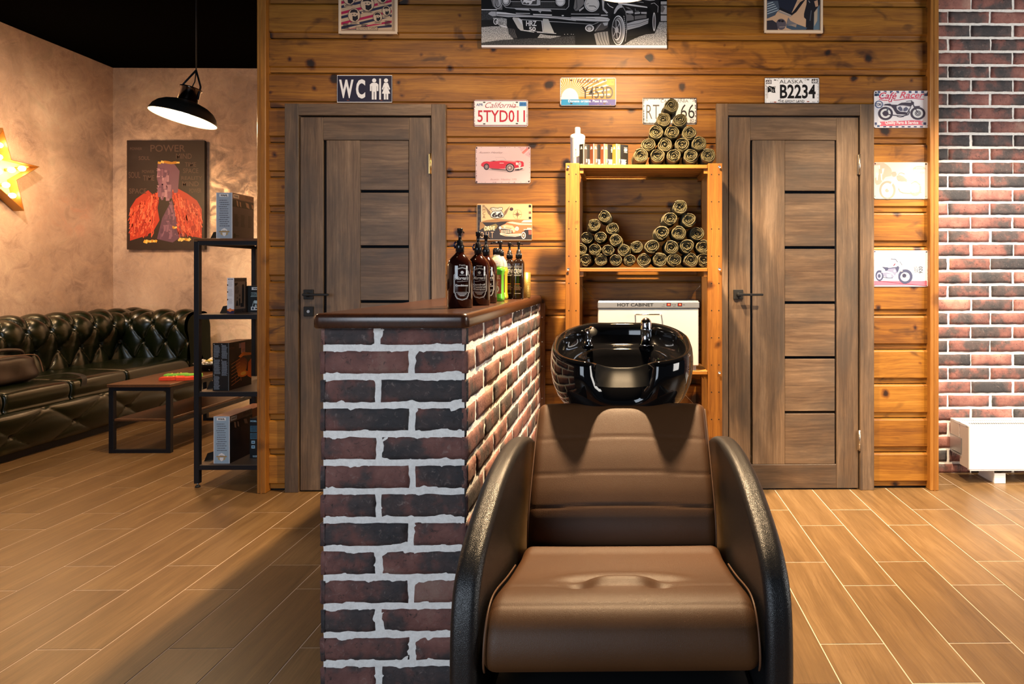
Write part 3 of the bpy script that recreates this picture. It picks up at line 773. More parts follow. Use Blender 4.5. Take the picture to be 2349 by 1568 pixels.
# ------------------------------------------------------------------ pine shelf unit
SY0, SY1 = 3.16, 3.455
ux = lambda p: PX(p, SY0)
unit = thing('shelf_unit', ((ux(1297)+ux(1657))/2, (SY0+SY1)/2, 0), 'open pine shelf unit holding olive towels and the white cabinet', 'shelf')
ztop = PZ(374, SY0)
WP = 0.072; DP = 0.026
for (px0, px1) in ((1297, 1329), (1624, 1657)):
    for back in (0, 1):
        mb = MB().m(SHELFV); mb.rnd = random.random()
        x0, x1 = ux(px0), ux(px1)
        ya = SY0 if not back else SY1-0.04
        mb.box(x0, ya, 0, x1, ya+0.035, ztop, 0.002)
        if not back:
            mb.m(GROOVE); z = ztop-0.055; q = 0
            while z > 0.05:
                for fx in (0.25, 0.76):
                    mb.cyl((x0+(x1-x0)*fx, ya-0.0004, z), (x0+(x1-x0)*fx, ya+0.001, z), 0.0032, 8)
                z -= 0.0667*2
        mb.build('upright', unit, origin=((x0+x1)/2, ya, 0))
def shelf(zt, name='shelf'):
    mb = MB().m(SHELFX)
    x0, x1 = ux(1329)+0.001, ux(1624)-0.001
    for k in range(4):
        mb.rnd = random.random(); mb.box(x0, SY0+0.004+k*0.072, zt-0.018, x1, SY0+0.068+k*0.072, zt, 0.0015)
    mb.rnd = 0.4
    mb.box(x0, SY0+0.012, zt-0.042, x0+0.018, SY1-0.005, zt-0.0182); mb.box(x1-0.018, SY0+0.012, zt-0.042, x1, SY1-0.005, zt-0.0182)
    mb.build(name, unit, origin=((x0+x1)/2, SY0, zt-0.018))
SH = [PZ(377, SY0), PZ(614, SY0), PZ(851, SY0), PZ(1082, SY0)]
for z in SH: shelf(z)
for px in (1304, 1650):
    for z in SH:
        mb = MB().m(STEEL); mb.lathe([(0.0003, 0.0), (0.004, 0.0008), (0.0065, 0.003), (0.0068, 0.004)], (ux(px), SY0-0.0042, z-0.006 if z != SH[0] else z-0.012), 12, M=Matrix.Rotation(pi/2, 3, 'X')); mb.build('screw', unit, origin=(ux(px), SY0, z))
mb = MB().m(CHROME)
xa, xb = ux(1329), ux(1624); yb = SY1-0.044
mb.cyl((PX(1333, yb), yb, PZ(654, yb)), (PX(1590, yb), yb, PZ(925, yb)), 0.0016, 6); mb.cyl((PX(1606, yb), yb, PZ(655, yb)), (PX(1333, yb), yb, PZ(925, yb)), 0.0016, 6)
mb.build('cross_brace', unit)

# hot towel cabinet
hy = SY0+0.012
hx0, hx1 = PX(1372, hy), PX(1603, hy); hz0 = SH[2]; hz1 = PZ(691, hy)
cab = thing('hot_towel_cabinet', ((hx0+hx1)/2, hy+0.12, hz0), 'white hot towel warming cabinet with grey control strip on the pine shelf', 'cabinet')
mb = MB().m(WHITEPAINT); zc = PZ(707, hy)
mb.box(hx0, hy+0.016, hz0+0.022, hx1, hy+0.24, zc+0.002, 0.004)
mb.m(mat('cabinet_feet_grey', (0.3, 0.32, 0.35), 0.5)); mb.box(hx0+0.01, hy+0.012, hz0+0.001, hx1-0.012, hy+0.22, hz0+0.0225)
mb.build('body', cab)
mb = MB().m(WHITEPAINT); mb.box(hx0-0.001, hy, hz0+0.024, hx1-0.001, hy+0.0155, zc-0.002, 0.004); dr = mb.build('door', cab)
mb = MB().m(CHROME); hz = PZ(721, hy); a, b = PX(1457, hy), PX(1517, hy)
mb.tube([(a, hy+0.001, hz-0.001), (a, hy-0.012, hz), (a+0.006, hy-0.022, hz+0.001), ((a+b)/2, hy-0.024, hz+0.001), (b-0.006, hy-0.022, hz+0.001), (b, hy-0.012, hz), (b, hy+0.001, hz-0.001)], 0.0035, 8)
mb.build('handle', dr)
mb = MB().m(mat('brushed_grey_panel', (0.20, 0.215, 0.245), 0.35, 0.3)); mb.box(hx0-0.002, hy-0.004, zc+0.001, hx1+0.003, hy+0.03, hz1-0.002, 0.003); mb.box(hx0-0.002, hy+0.03, zc+0.0022, hx1+0.003, hy+0.245, hz1+0.002, 0.003)
A = Art(mb, flat_map(hy-0.0041))
A.text('HOT CABINET', 1416, 695, 1499, 702.5, (15, 15, 18), bold=0.02)
for x in (1534, 1559.5):
    A.rect(x-5, 694.5, x+5, 702, (12, 10, 10)); A.rect(x-3.2, 696, x+3.4, 700.6, mat('lit_red_switch', (0.7, 0.02, 0.01), 0.3, emit=0.5)); A.rect(x-0.8, 697, x+1.6, 699.4, mat('lit_red_core', (0.9, 0.25, 0.12), 0.3, emit=0.8))
    A.rect(x-13, 697.6, x-9, 699, (80, 85, 92)); A.rect(x+7.5, 697.6, x+11, 699, (80, 85, 92)); A.rect(x-16, 701.5, x-9, 702.6, (90, 95, 100))
mb.build('control_panel', cab)

# ------------------------------------------------------------------ rolled towels
k = NT('olive_terry'); tc = k.n('TexCoord').outputs['Object']
n1 = k.n('TexNoise', {'Vector': tc, 'Scale': 230.0, 'Detail': 5.0, 'Roughness': 0.8}).outputs[0]
n2 = k.n('TexNoise', {'Vector': tc, 'Scale': 30.0, 'Detail': 3.0}).outputs[0]
k.set('Base Color', k.mix(0.35, k.ramp(n1, [(0.33, (0.012, 0.009, 0.0008)), (0.5, (0.060, 0.046, 0.0035)), (0.66, (0.20, 0.155, 0.018))]), k.ramp(n2, [(0.3, (0.035, 0.026, 0.002)), (0.7, (0.13, 0.10, 0.010))])))
k.set('Roughness', 0.95); k.set('Specular IOR Level', 0.1); k.set('Sheen Weight', 0.25); k.bump(n1, 0.9, 0.012)
TERRY = k.m
def towel_mesh(seed):
    r = random.Random(seed); turns = r.uniform(3.4, 4.3); R = 0.0412; th = 0.0094; n = int(turns*38)
    r0 = 0.004; sq = r.uniform(0.90, 0.98); tl = r.uniform(-0.3, 0.3); ph0 = r.uniform(0, 6.28)
    prf = [(-0.40, 0.16), (-0.48, 0.020), (-0.40, 0.006), (-0.18, -0.001), (0.18, -0.001), (0.40, 0.006), (0.48, 0.020), (0.44, 0.16)]
    mb = MB().m(TERRY)
    def fn(a, b):
        f = a/(n-1); ang = ph0+f*turns*2*pi; rad = r0+(R-r0-th/2)*f**0.92
        o, y = prf[b]
        if f < 0.9 and b == 0: y = 0.05
        wv = 0.0042*noise.noise(V((cos(ang)*0.9, sin(ang)*0.9+seed, f*1.5)))+0.0026*noise.noise(V((ang*1.7, seed+4, b*0.5)))+0.0016*noise.noise(V((ang*9, seed, b*2.7)))
        q = rad+o*th+wv
        if 1-f < 0.05 and b >= 4: q -= th*0.3*(1-(1-f)/0.05)
        yy = y+0.008*noise.noise(V((ang*0.6, 3, seed)))+0.0024*noise.noise(V((ang*9, b*1.3, seed)))+0.010*(1-f)**2
        return V((q*cos(ang), yy, q*sin(ang)*sq+q*cos(ang)*0.05*tl))
    mb.grid(fn, n, len(prf), True)
    mb.ball((0, 0.01, 0), 0.006, 8)
    # back closing disc
    i = mb.add([(R*0.97*cos(2*pi*j/20), 0.155, R*0.97*sin(2*pi*j/20)*sq) for j in range(20)]); mb.face(range(i, i+20))
    o = mb.build('rolled_towel'); me = o.data; bpy.data.objects.remove(o); return me
tms = [towel_mesh(s) for s in range(1, 9)]
def towel(cx, cy, Yf, label, group, k, rad=19.0):
    p = P(cx, cy, Yf); o = bpy.data.objects.new('rolled_towel', tms[k % 8]); COL.objects.link(o)
    o.location = p; s_ = rad/19.0*1.0; o.scale = (s_, 1, s_); o.rotation_euler = (0, random.uniform(-0.3, 0.3), random.uniform(-0.05, 0.05))
    tag(o, label, 'towel', group)
ORD = ['first', 'second', 'third', 'fourth', 'fifth', 'sixth', 'seventh', 'eighth', 'ninth']
def C5(x, y): return 1270+x/3.2675, 160+y/3.2667
kk = 0
rowsT = [[(652, 655), (777, 655), (905, 652), (1030, 645), (1158, 645)], [(713, 560), (833, 560), (967, 560), (1090, 550)], [(765, 465), (893, 467), (1020, 470)], [(823, 375), (950, 375)], [(882, 265)]]
nmT = ['bottom row', 'second row up', 'middle row', 'upper pair', 'very top']
for ri, row in enumerate(rowsT):
    for i, (x, y) in enumerate(row):
        cx, cy = C5(x, y); kk += 1
        # rest on the shelf / on the row below
        lab = 'olive rolled towel crowning the pyramid on top of the pine shelf unit' if ri == 4 else 'olive rolled towel, %s from left, %s of the pyramid on the shelf unit' % (ORD[i], nmT[ri])
        towel(cx, cy if ri else 356.5, SY0+0.012+0.004*ri, lab, 'rolled towels stacked on top of the shelf unit', kk, 18.7)
low = [('bottom row of the lower shelf', [(240, 1437), (352, 1433), (463, 1430), (574, 1425), (678, 1422), (795, 1422), (908, 1430), (1030, 1420), (1130, 1430)]),
       ('second row of the lower shelf', [(200, 1345), (307, 1345), (412, 1352), (525, 1347), (622, 1330), (742, 1322), (882, 1330), (1003, 1320), (1120, 1325)]),
       ('third row of the left pile on the lower shelf', [(247, 1257), (355, 1253), (467, 1273)]),
       ('fourth row of the left pile on the lower shelf', [(303, 1165), (443, 1187)]),
       ('top of the left pile on the lower shelf', [(378, 1097)]),
       ('third row of the right pile on the lower shelf', [(815, 1220), (937, 1222), (1075, 1225)]),
       ('fourth row of the right pile on the lower shelf', [(878, 1115), (1017, 1120)]),
       ('top of the right pile on the lower shelf', [(947, 1030)])]
for nm, row in low:
    for i, (x, y) in enumerate(row):
        cx, cy = C5(x, y); kk += 1
        if nm.startswith('bottom'): cy = 596.0
        lab = 'olive rolled towel at the '+nm if len(row) == 1 else 'olive rolled towel, %s from left, %s' % (ORD[i], nm)
        towel(cx, cy, SY0+(0.042 if (x < 260 or x > 1060) else 0.02+0.01*((kk*7) % 3)/3), lab, 'rolled towels on the lower shelf', kk, (16.2 if x < 650 else 18.6))

# ------------------------------------------------------------------ signs and pictures on the timber wall
def plate(name, label, cat, rect, base, Yf=WY-0.004, thick=0.0035, r=4, edge=None, group=None):
    """thin tin plate whose front is at y = Yf, rounded corners; returns the mesh builder and a printer"""
    x0, y0, x1, y1 = rect; mb = MB()
    pts = []
    for cx, cy, a0 in ((x1-r, y1-r, 0), (x0+r, y1-r, pi/2), (x0+r, y0+r, pi), (x1-r, y0+r, 1.5*pi)):
        for k in range(5): a = a0+pi/2*k/4; pts.append((cx+r*cos(a), cy+r*sin(a)))
    f = [P(p[0], p[1], Yf) for p in pts]; b = [q+V((0, thick, 0)) for q in f]
    mb.m(ink(base)); i = mb.add(f); mb.face([i+k for k in range(20)])
    mb.m(ink(edge or base)); i = mb.add(f+b)
    for k in range(20): mb.face((i+k, i+(k+1) % 20, i+20+(k+1) % 20, i+20+k))
    mb.face([i+20+k for k in range(20)])
    A = Art(mb, flat_map(Yf))
    def done():
        c = P((x0+x1)/2, (y0+y1)/2, Yf); o = mb.build(name, origin=c); tag(o, label, cat, group); return o
    return A, done
def TR(x0, y0, s): return lambda u, v: (x0+u/s, y0+v/s)
def rust(A, rect, n, c, seed, big=1.3):
    r = random.Random(seed); x0, y0, x1, y1 = rect
    for k in range(n):
        e = r.choice('tblr'); t = r.random()
        px = {'t': x0+(x1-x0)*t, 'b': x0+(x1-x0)*t, 'l': x0+r.uniform(0.6, 2), 'r': x1-r.uniform(0.6, 2)}[e]
        py = {'t': y0+r.uniform(0.6, 2), 'b': y1-r.uniform(0.6, 2), 'l': y0+(y1-y0)*t, 'r': y0+(y1-y0)*t}[e]
        px = min(max(px, x0+2), x1-2); py = min(max(py, y0+2), y1-2)
        A.ell(px, py, r.uniform(0.3, big), r.uniform(0.3, big*0.8), c, 7, r.random()*3)

WHT = (226, 228, 234); NAVY = (24, 20, 48); INKB = (22, 20, 24)
# WC
A, dn = plate('toilet_sign', 'navy WC sign with white man and woman figures above the left door', 'sign', (773, 173, 900, 234), NAVY, r=2.5)
s = 6.275; A.T = TR(760, 0, s)
A.line([(85, 1085), (872, 1085), (872, 1470), (85, 1470)], 9, WHT, True)
A.text('W', 112, 1145, 320, 1412, WHT, bold=0.035); A.text('C', 355, 1140, 488, 1418, WHT, bold=0.035)
for cx in (617, 788): A.ell(cx, 1158, 30, 30, WHT)
A.poly([(585, 1192), (650, 1192), (678, 1215), (678, 1310), (655, 1310), (655, 1240), (650, 1240), (650, 1432), (622, 1432), (622, 1320), (612, 1320), (612, 1432), (583, 1432), (583, 1240), (578, 1240), (578, 1310), (556, 1310), (556, 1215)], WHT)
A.rect(690, 1130, 715, 1432, WHT)
A.poly([(760, 1192), (815, 1192), (848, 1285), (825, 1290), (815, 1245), (812, 1265), (848, 1345), (820, 1348), (820, 1432), (793, 1432), (793, 1350), (784, 1350), (784, 1432), (757, 1432), (757, 1348), (728, 1345), (762, 1265), (760, 1245), (748, 1290), (727, 1285)], WHT)
for x in (240, 720): A.ell(x, 1443, 20, 6, (110, 55, 40))
dn()

# California
A, dn = plate('license_plate', 'white California license plate with red 5TYD011 right of the WC door', 'license plate', (1087, 229, 1211, 290), WHT, edge=(90, 50, 50), group=None)
A.T = TR(1000, 0, 3.564); RED = (176, 24, 48)
A.line([(312, 822), (745, 822), (745, 1025), (312, 1025)], 8, (130, 70, 80), True)
A.text('5TYD011', 340, 900, 728, 998, RED, bold=0.012); A.text('California', 402, 836, 655, 882, (150, 30, 55), shear=0.45, bold=-0.004); A.line([(600, 868), (675, 874)], 4, (150, 30, 55))
A.text('APR', 330, 845, 386, 867, (35, 60, 130), bold=0.02); A.rect(682, 834, 740, 868, (52, 120, 190)); A.text('2014', 690, 840, 732, 860, (20, 40, 80))
for x, y in ((395, 836), (662, 836), (395, 1012), (662, 1010)): A.ell(x, y, 11, 5, (50, 35, 35))
A.T = TR(0, 0, 1); rust(A, (1087, 229, 1211, 290), 70, (110, 60, 60), 3); dn()

# Florida
A, dn = plate('license_plate', 'orange sunburst Florida license plate reading Y453D with blue band', 'license plate', (1285, 178, 1413, 242), (225, 215, 225), edge=(120, 90, 80))
A.T = TR(1000, 0, 3.564)
cx, cy = 1095, 790; OR = (232, 130, 40)
A.rect(1022, 640, 1468, 812, (236, 150, 66)); A.rect(1180, 640, 1468, 812, (230, 128, 40))
A.T = TR(1000, 0, 3.564)
for k in range(26):
    a = radians(7*k+2); a2 = a+radians(2.6)
    def hit(a):
        dx, dy = cos(a), -sin(a); t = 1e9
        if dx > 0: t = min(t, (1466-cx)/dx)
        if dx < 0: t = min(t, (1024-cx)/dx)
        if dy < 0: t = min(t, (642-cy)/dy)
        t = min(t, 330); return (cx+dx*t, cy+dy*t)
    if a2 < pi: A.poly([(cx, cy), hit(a), hit(a2)], (240, 222, 210))
A.poly([(cx+72*cos(pi*k/16), 812-92*sin(pi*k/16)) for k in range(17)], (222, 214, 232))
A.rect(1024, 812, 1250, 860, (30, 140, 200)); A.rect(1250, 812, 1468, 860, (60, 60, 150))
A.text('Donate organs. Pass it on.', 1082, 816, 1405, 842, (240, 240, 245), bold=0.02)
A.text('FLORIDA', 1157, 650, 1334, 680, (30, 25, 30), bold=0.01); A.text('Y453D', 1192, 706, 1448, 806, INKB, bold=0.01)
A.rect(1397, 652, 1455, 696, (232, 190, 60)); A.text('03-08', 1401, 658, 1450, 682, (40, 40, 20))
for x, y in ((1107, 656), (1378, 656), (1107, 846), (1378, 846)): A.ell(x, y, 11, 6, (60, 40, 30))
A.T = TR(0, 0, 1); rust(A, (1285, 178, 1413, 242), 40, (150, 110, 90), 4); dn()

# RT 66
A, dn = plate('license_plate', 'weathered RT 66 license plate behind the towel pyramid', 'license plate', (1474, 224, 1598, 285), (222, 220, 222), edge=(50, 40, 42))
A.T = TR(1270, 160, 3.267); K2 = (50, 42, 42)
A.line([(672, 213), (1070, 213), (1070, 402), (672, 402)], 9, (62, 48, 50), True)
A.text('RT', 695, 262, 792, 368, K2, bold=-0.01); A.text('66', 952, 258, 1056, 364, INKB, bold=-0.005); A.text('CALIFORNIA', 802, 222, 1010, 246, (90, 84, 84))
A.text('9', 690, 370, 704, 392, K2); A.text('82', 1022, 368, 1052, 392, K2); A.text('19', 684, 218, 706, 236, K2); A.text('26', 1040, 220, 1060, 238, K2)
A.T = TR(0, 0, 1); rust(A, (1475, 225, 1597, 284), 170, (60, 50, 52), 5, 1.5); dn()

# Alaska
A, dn = plate('license_plate', 'white Alaska license plate B2234 with flag above the right door', 'license plate', (1754, 178, 1879, 237), (222, 226, 234), edge=(30, 22, 30))
A.T = TR(1740, 0, 6.275)
A.line([(90, 1120), (866, 1120), (866, 1484), (90, 1484)], 9, (34, 26, 36), True)
A.text('ALASKA', 302, 1148, 640, 1200, INKB); A.text("B2234", 308, 1215, 822, 1418, (16, 15, 18), bold=0.025); A.text('THE GREAT LAND', 282, 1438, 660, 1474, INKB, bold=0.012)
A.rect(765, 1138, 848, 1198, INKB); A.text('68', 774, 1146, 840, 1190, WHT, bold=0.02); A.rect(108, 1150, 188, 1208, (70, 64, 74)); A.text('68', 116, 1158, 180, 1200, WHT)
A.poly([(128, 1240), (160, 1236), (200, 1248), (244, 1240), (236, 1290), (244, 1336), (205, 1334), (170, 1318), (140, 1330), (130, 1330)], (16, 15, 18))
A.line([(116, 1240), (112, 1420)], 4, INKB); A.line([(134, 1330), (128, 1415)], 4, INKB)
for x, y in ((140, 1246), (160, 1262), (180, 1270), (182, 1290), (208, 1294), (190, 1310), (214, 1314), (228, 1252)): A.ell(x, y, 7, 7, WHT, 6)
for x, y, c in ((238, 1152, INKB), (712, 1148, INKB), (238, 1469, (140, 60, 40)), (714, 1462, (140, 60, 40))): A.ell(x, y, 20, 7, c)
A.line([(270, 1150), (280, 1165)], 5, INKB); A.line([(665, 1150), (676, 1162)], 5, INKB); A.line([(282, 1452), (325, 1425)], 5, INKB)
A.T = TR(0, 0, 1); rust(A, (1755, 179, 1878, 236), 90, (44, 36, 46), 6, 1.1); dn()

def wheel(A, cx, cy, rx, ry, tyre, rim, w=0.28, hub=None, spokes=0, sc=None):
    A.ell(cx, cy, rx, ry, tyre, 28); A.ell(cx, cy, rx*(1-w), ry*(1-w), rim, 24)
    for k in range(spokes):
        a = pi*2*k/spokes; A.line([(cx, cy), (cx+rx*(1-w)*cos(a), cy+ry*(1-w)*sin(a))], rx*0.035, sc or tyre)
    if hub: A.ell(cx, cy, rx*0.26, ry*0.26, hub, 16); A.ell(cx, cy, rx*0.1, ry*0.1, rim, 10)

# red roadster tin sign
A, dn = plate('tin_sign', 'pink tin sign picturing a red open roadster below the California plate', 'sign', (1091, 336, 1217, 420), (222, 196, 200), edge=(90, 50, 50))
A.T = TR(1080, 325, 6.673)
A.poly([(740, 80), (900, 80), (905, 240), (830, 200), (760, 130)], (214, 176, 186)); A.line([(790, 175), (880, 95)], 34, (216, 128, 120)); A.line([(785, 150), (850, 90)], 8, (230, 210, 214)); A.line([(822, 195), (895, 125)], 8, (230, 210, 214))
A.poly([(240, 430), (560, 470), (800, 440), (830, 425), (600, 430), (300, 405)], (190, 165, 168)); A.poly([(290, 405), (540, 425), (545, 440), (330, 425)], (90, 70, 72))
CR = (208, 40, 60)
A.poly([(155, 362), (165, 330), (195, 308), (240, 300), (290, 305), (400, 295), (470, 288), (560, 290), (650, 300), (720, 290), (790, 300), (810, 320), (812, 375), (780, 395), (700, 405), (660, 400), (640, 360), (600, 335), (560, 345), (530, 380), (525, 412), (420, 415), (285, 402), (270, 360), (240, 335), (215, 340), (200, 370), (198, 392), (170, 375)], CR)
A.poly([(470, 288), (620, 290), (700, 305), (690, 318), (560, 304)], (226, 130, 136)); A.poly([(290, 300), (350, 290), (400, 292), (350, 300)], (70, 30, 36))
A.line([(405, 292), (375, 240), (500, 238), (540, 278)], 3, (170, 150, 156)); A.line([(400, 290), (470, 278), (540, 280)], 7, (205, 190, 194)); A.line([(440, 327), (505, 327)], 8, (235, 215, 215))
wheel(A, 240, 382, 42, 50, (34, 24, 28), (130, 112, 116), 0.3, (180, 160, 160)); wheel(A, 600, 398, 68, 68, (34, 24, 28), (210, 196, 196), 0.25); A.ell(598, 398, 42, 42, (130, 110, 112)); A.ell(594, 396, 18, 18, (205, 190, 190))
A.poly([(670, 425), (790, 405), (800, 415), (730, 440), (680, 440)], (40, 26, 30)); A.ell(706, 335, 17, 22, (245, 235, 235)); A.ell(748, 345, 24, 36, (214, 196, 200)); A.ell(750, 345, 14, 28, (190, 168, 172)); A.poly([(690, 400), (735, 395), (820, 378), (815, 392), (740, 412), (700, 415)], (240, 226, 226)); A.poly([(735, 355), (760, 355), (756, 420), (738, 420)], (238, 222, 222))
A.text('Austin Healey', 118, 150, 492, 186, (130, 86, 90), shear=0.5, bold=-0.012); A.text('Austin  Healey 100', 300, 560, 700, 598, (190, 140, 140), bold=-0.01)
for x, y in ((90, 95), (890, 95), (90, 615), (888, 608)): A.ell(x, y, 13, 13, (80, 55, 55), 12); A.ell(x, y, 6, 6, (30, 20, 20), 8)
A.T = TR(0, 0, 1); rust(A, (1091, 336, 1217, 420), 80, (110, 56, 60), 8, 1.0); dn()

# Route 66 tin sign
A, dn = plate('tin_sign', 'cream and brown Route 66 tin sign with vintage car behind the pump bottles', 'sign', (1094, 467, 1221, 551), (206, 170, 120), edge=(80, 60, 45))
A.T = TR(1000, 460, 6.032); DK = (34, 26, 22); CRM = (226, 204, 170)
A.rect(600, 55, 1280, 270, (216, 184, 138)); A.rect(572, 60, 625, 540, (60, 48, 40))
for y in (75, 140, 228, 300, 370): A.rect(582, y, 618, y+42, DK)
A.rect(628, 60, 636, 400, (232, 214, 190))
for k, t in enumerate('RMCA'): A.text(t, 646, 60+48*k, 684, 102+48*k, (96, 60, 40), rot=0)
A.rect(1280, 55, 1322, 262, (205, 175, 135))
for y, c in ((62, DK), (150, (120, 80, 60)), (222, DK)): A.rect(1284, y, 1318, y+32, c)
A.ell(1128, 190, 62, 70, (196, 160, 116)); A.ell(1128, 190, 52, 60, (216, 184, 138))
for a in range(8):
    r_ = 72 if a % 2 == 0 else 40; t = a*pi/4; A.poly([(1128+r_*cos(t), 190+r_*sin(t)), (1128+9*cos(t+1.57), 190+9*sin(t+1.57)), (1128-9*cos(t+1.57), 190-9*sin(t+1.57))], (110, 74, 50))
A.ell(1045, 117, 25, 22, (48, 22, 26)); A.ell(1042, 112, 14, 11, (90, 50, 56))
for sd in (-1, 1):
    for k in range(7): A.line([(850+sd*(95), 205-k*8), (850+sd*(130+k*7), 175-k*16)], 4, (120, 92, 70))
A.poly([(762, 95), (800, 90), (850, 100), (880, 90), (920, 92), (925, 120), (908, 140), (925, 160), (945, 195), (940, 225), (905, 240), (850, 245), (800, 245), (760, 225), (752, 190), (770, 165), (785, 145), (745, 118)], DK)
A.poly([(768, 102), (800, 97), (850, 108), (880, 97), (914, 99), (918, 118), (900, 138), (782, 142), (755, 120)], (228, 214, 196)); A.poly([(790, 150), (905, 148), (920, 165), (937, 196), (932, 220), (903, 233), (850, 238), (802, 238), (765, 220), (760, 190), (776, 168)], (236, 228, 216))
A.text('ROUTE', 768, 108, 902, 136, DK); A.text('66', 775, 160, 925, 232, DK, bold=0.05)
A.poly([(700, 270), (850, 250), (1000, 262), (1280, 262), (1328, 270), (1328, 545), (600, 545), (610, 300)], (150, 112, 66)); A.poly([(640, 300), (830, 300), (900, 290), (1000, 285), (1100, 330), (1328, 400), (1328, 545), (590, 545), (590, 420), (690, 350)], (40, 30, 26))
A.poly([(655, 375), (830, 318), (858, 348), (835, 388), (670, 425)], (128, 112, 62)); A.text('DRIVE', 672, 352, 820, 412, (232, 220, 186), bold=0.03, shear=0.1); A.text('O U T', 612, 430, 800, 518, (190, 160, 130))
BR = (176, 112, 70); A.poly([(880, 370), (905, 345), (960, 320), (985, 295), (1060, 290), (1150, 310), (1210, 290), (1328, 285), (1328, 395), (1240, 400), (1220, 420), (1180, 470), (1100, 470), (900, 455), (885, 420)], BR)
A.poly([(985, 300), (1060, 292), (1180, 312), (1328, 318), (1328, 335), (1150, 335), (1020, 312)], (236, 208, 176)); A.poly([(1180, 300), (1215, 270), (1328, 266), (1328, 300)], (216, 204, 196)); A.poly([(900, 350), (960, 330), (1060, 345), (1110, 400), (1090, 440), (1040, 380), (940, 372)], (216, 178, 140))
A.poly([(890, 410), (905, 375), (1000, 385), (1050, 410), (1062, 450), (1000, 462), (905, 450)], (60, 40, 32))
for k in range(11): A.line([(905+k*14, 405), (903+k*14, 452)], 6, (224, 206, 186))
A.line([(880, 380), (960, 385), (1060, 400), (1080, 440)], 9, (240, 222, 200)); A.poly([(885, 448), (1000, 462), (1180, 455), (1200, 480), (1100, 498), (960, 490), (890, 470)], (238, 214, 186)); A.poly([(900, 462), (1000, 476), (1150, 472), (1150, 480), (960, 484)], (150, 104, 74))
A.ell(890, 375, 17, 20, (244, 234, 220)); A.ell(1122, 388, 26, 29, (244, 234, 220)); A.ell(1122, 388, 17, 20, (206, 190, 176)); A.ell(952, 365, 12, 12, (235, 215, 195))
A.ell(1215, 480, 38, 56, (22, 18, 18)); A.ell(1213, 480, 31, 48, (238, 226, 212)); A.ell(1212, 480, 22, 36, (100, 74, 60)); A.ell(1212, 480, 10, 16, (220, 200, 180)); A.line([(1215, 400), (1328, 398)], 9, (244, 230, 210)); A.rect(1262, 376, 1320, 390, (232, 214, 196)); A.poly([(1280, 410), (1328, 408), (1325, 470), (1285, 470)], (150, 84, 66)); A.line([(590, 544), (1328, 544)], 6, (200, 180, 160))
for x, y in ((600, 78), (1298, 72)): A.ell(x, y, 14, 14, (36, 28, 26), 12)
dn()

# cafe racer sign
CK = (78, 86, 124)
A, dn = plate('tin_sign', 'Café Racer tin sign with chequered border and dark motorcycle, topmost on right strip', 'sign', (2005, 208, 2132, 293), (226, 226, 236), edge=(120, 110, 130))
A.T = TR(2000, 200, 15.68)
for k in range(17):
    x = 92+112*k
    if x > 2040: break
    if k % 2 == 0: A.rect(x, 225, min(x+100, 2055), 320, CK if 0 < k < 17 else (40, 50, 80)) if k in (0, 1, 17) or k >= 16 or k in (2,) else None
    else: A.rect(x, 132, min(x+100, 2055), 212, CK)
A.rect(190, 225, 260, 312, (36, 80, 120)); A.rect(1970, 200, 2052, 312, (20, 36, 70)); A.rect(104, 1265, 180, 1355, CK); A.rect(190, 1365, 280, 1430, (60, 90, 130)); A.rect(1850, 1265, 1950, 1355, CK)
for k in range(7): A.rect(410+220*k, 1400, 512+220*k, 1442, CK)
RS = (196, 60, 96)
A.text('Café', 250, 165, 915, 540, (240, 238, 244), shear=0.35, bold=0.04); A.text('Café', 255, 185, 910, 425, RS, shear=0.35, bold=0.018); A.text('Racer', 985, 155, 1895, 400, (236, 232, 240), shear=0.35, bold=0.04); A.text('Racer', 995, 165, 1890, 390, (206, 84, 108), shear=0.35, bold=0.018)
A.line([(660, 400), (600, 470), (620, 530), (690, 520), (730, 420)], 36, RS); A.line([(250, 442), (400, 468), (570, 478)], 28, RS); A.line([(770, 470), (1000, 455), (1250, 405), (1500, 400), (1870, 440)], 28, (200, 80, 108))
A.ring(253, 618, 148, 135, 30, (56, 80, 130)); A.text('TON', 130, 570, 335, 675, (44, 60, 100), bold=0.02)
MC = (66, 60, 78)
for (cx, cy, rx, ry) in ((490, 945, 265, 240), (1650, 940, 268, 232)):
    A.ell(cx, cy, rx, ry, MC, 36); A.ell(cx, cy, rx*0.70, ry*0.70, (216, 220, 226), 30); A.ell(cx, cy, rx*0.40, ry*0.42, MC, 24)
A.ring(1650, 940, 80, 70, 18, (200, 204, 212)); A.ell(1650, 940, 30, 26, (210, 212, 220), 12)
A.poly([(410, 655), (480, 605), (650, 585), (700, 625), (920, 632), (905, 660), (980, 600), (1060, 560), (1200, 548), (1380, 555), (1430, 590), (1440, 640), (1400, 710), (1250, 680), (1100, 662), (920, 668), (880, 700), (900, 800), (1010, 880), (1200, 890), (1290, 920), (1230, 990), (900, 970), (830, 880), (760, 760), (690, 690), (560, 660)], MC)
A.ell(1455, 575, 58, 60, MC); A.line([(1235, 512), (1410, 490), (1440, 480)], 20, MC); A.line([(1415, 490), (1470, 580), (1520, 700), (1640, 900)], 34, MC); A.line([(1540, 700), (1725, 690)], 36, MC); A.line([(1400, 720), (1300, 880), (1240, 990)], 24, MC)
A.line([(370, 930), (700, 1000), (1100, 1040), (1300, 990), (1350, 900), (1320, 800)], 34, MC); A.line([(900, 1050), (1000, 1080), (1150, 1060)], 18, MC); A.line([(580, 730), (540, 880)], 60, (90, 96, 112))
A.poly([(930, 740), (1020, 685), (1090, 760), (1100, 850), (1020, 860), (950, 790)], (92, 94, 120)); A.poly([(1130, 850), (1150, 760), (1230, 705), (1310, 770), (1250, 850), (1180, 870)], (92, 94, 120)); A.line([(950, 655), (1100, 650), (1380, 690)], 12, (170, 168, 182))
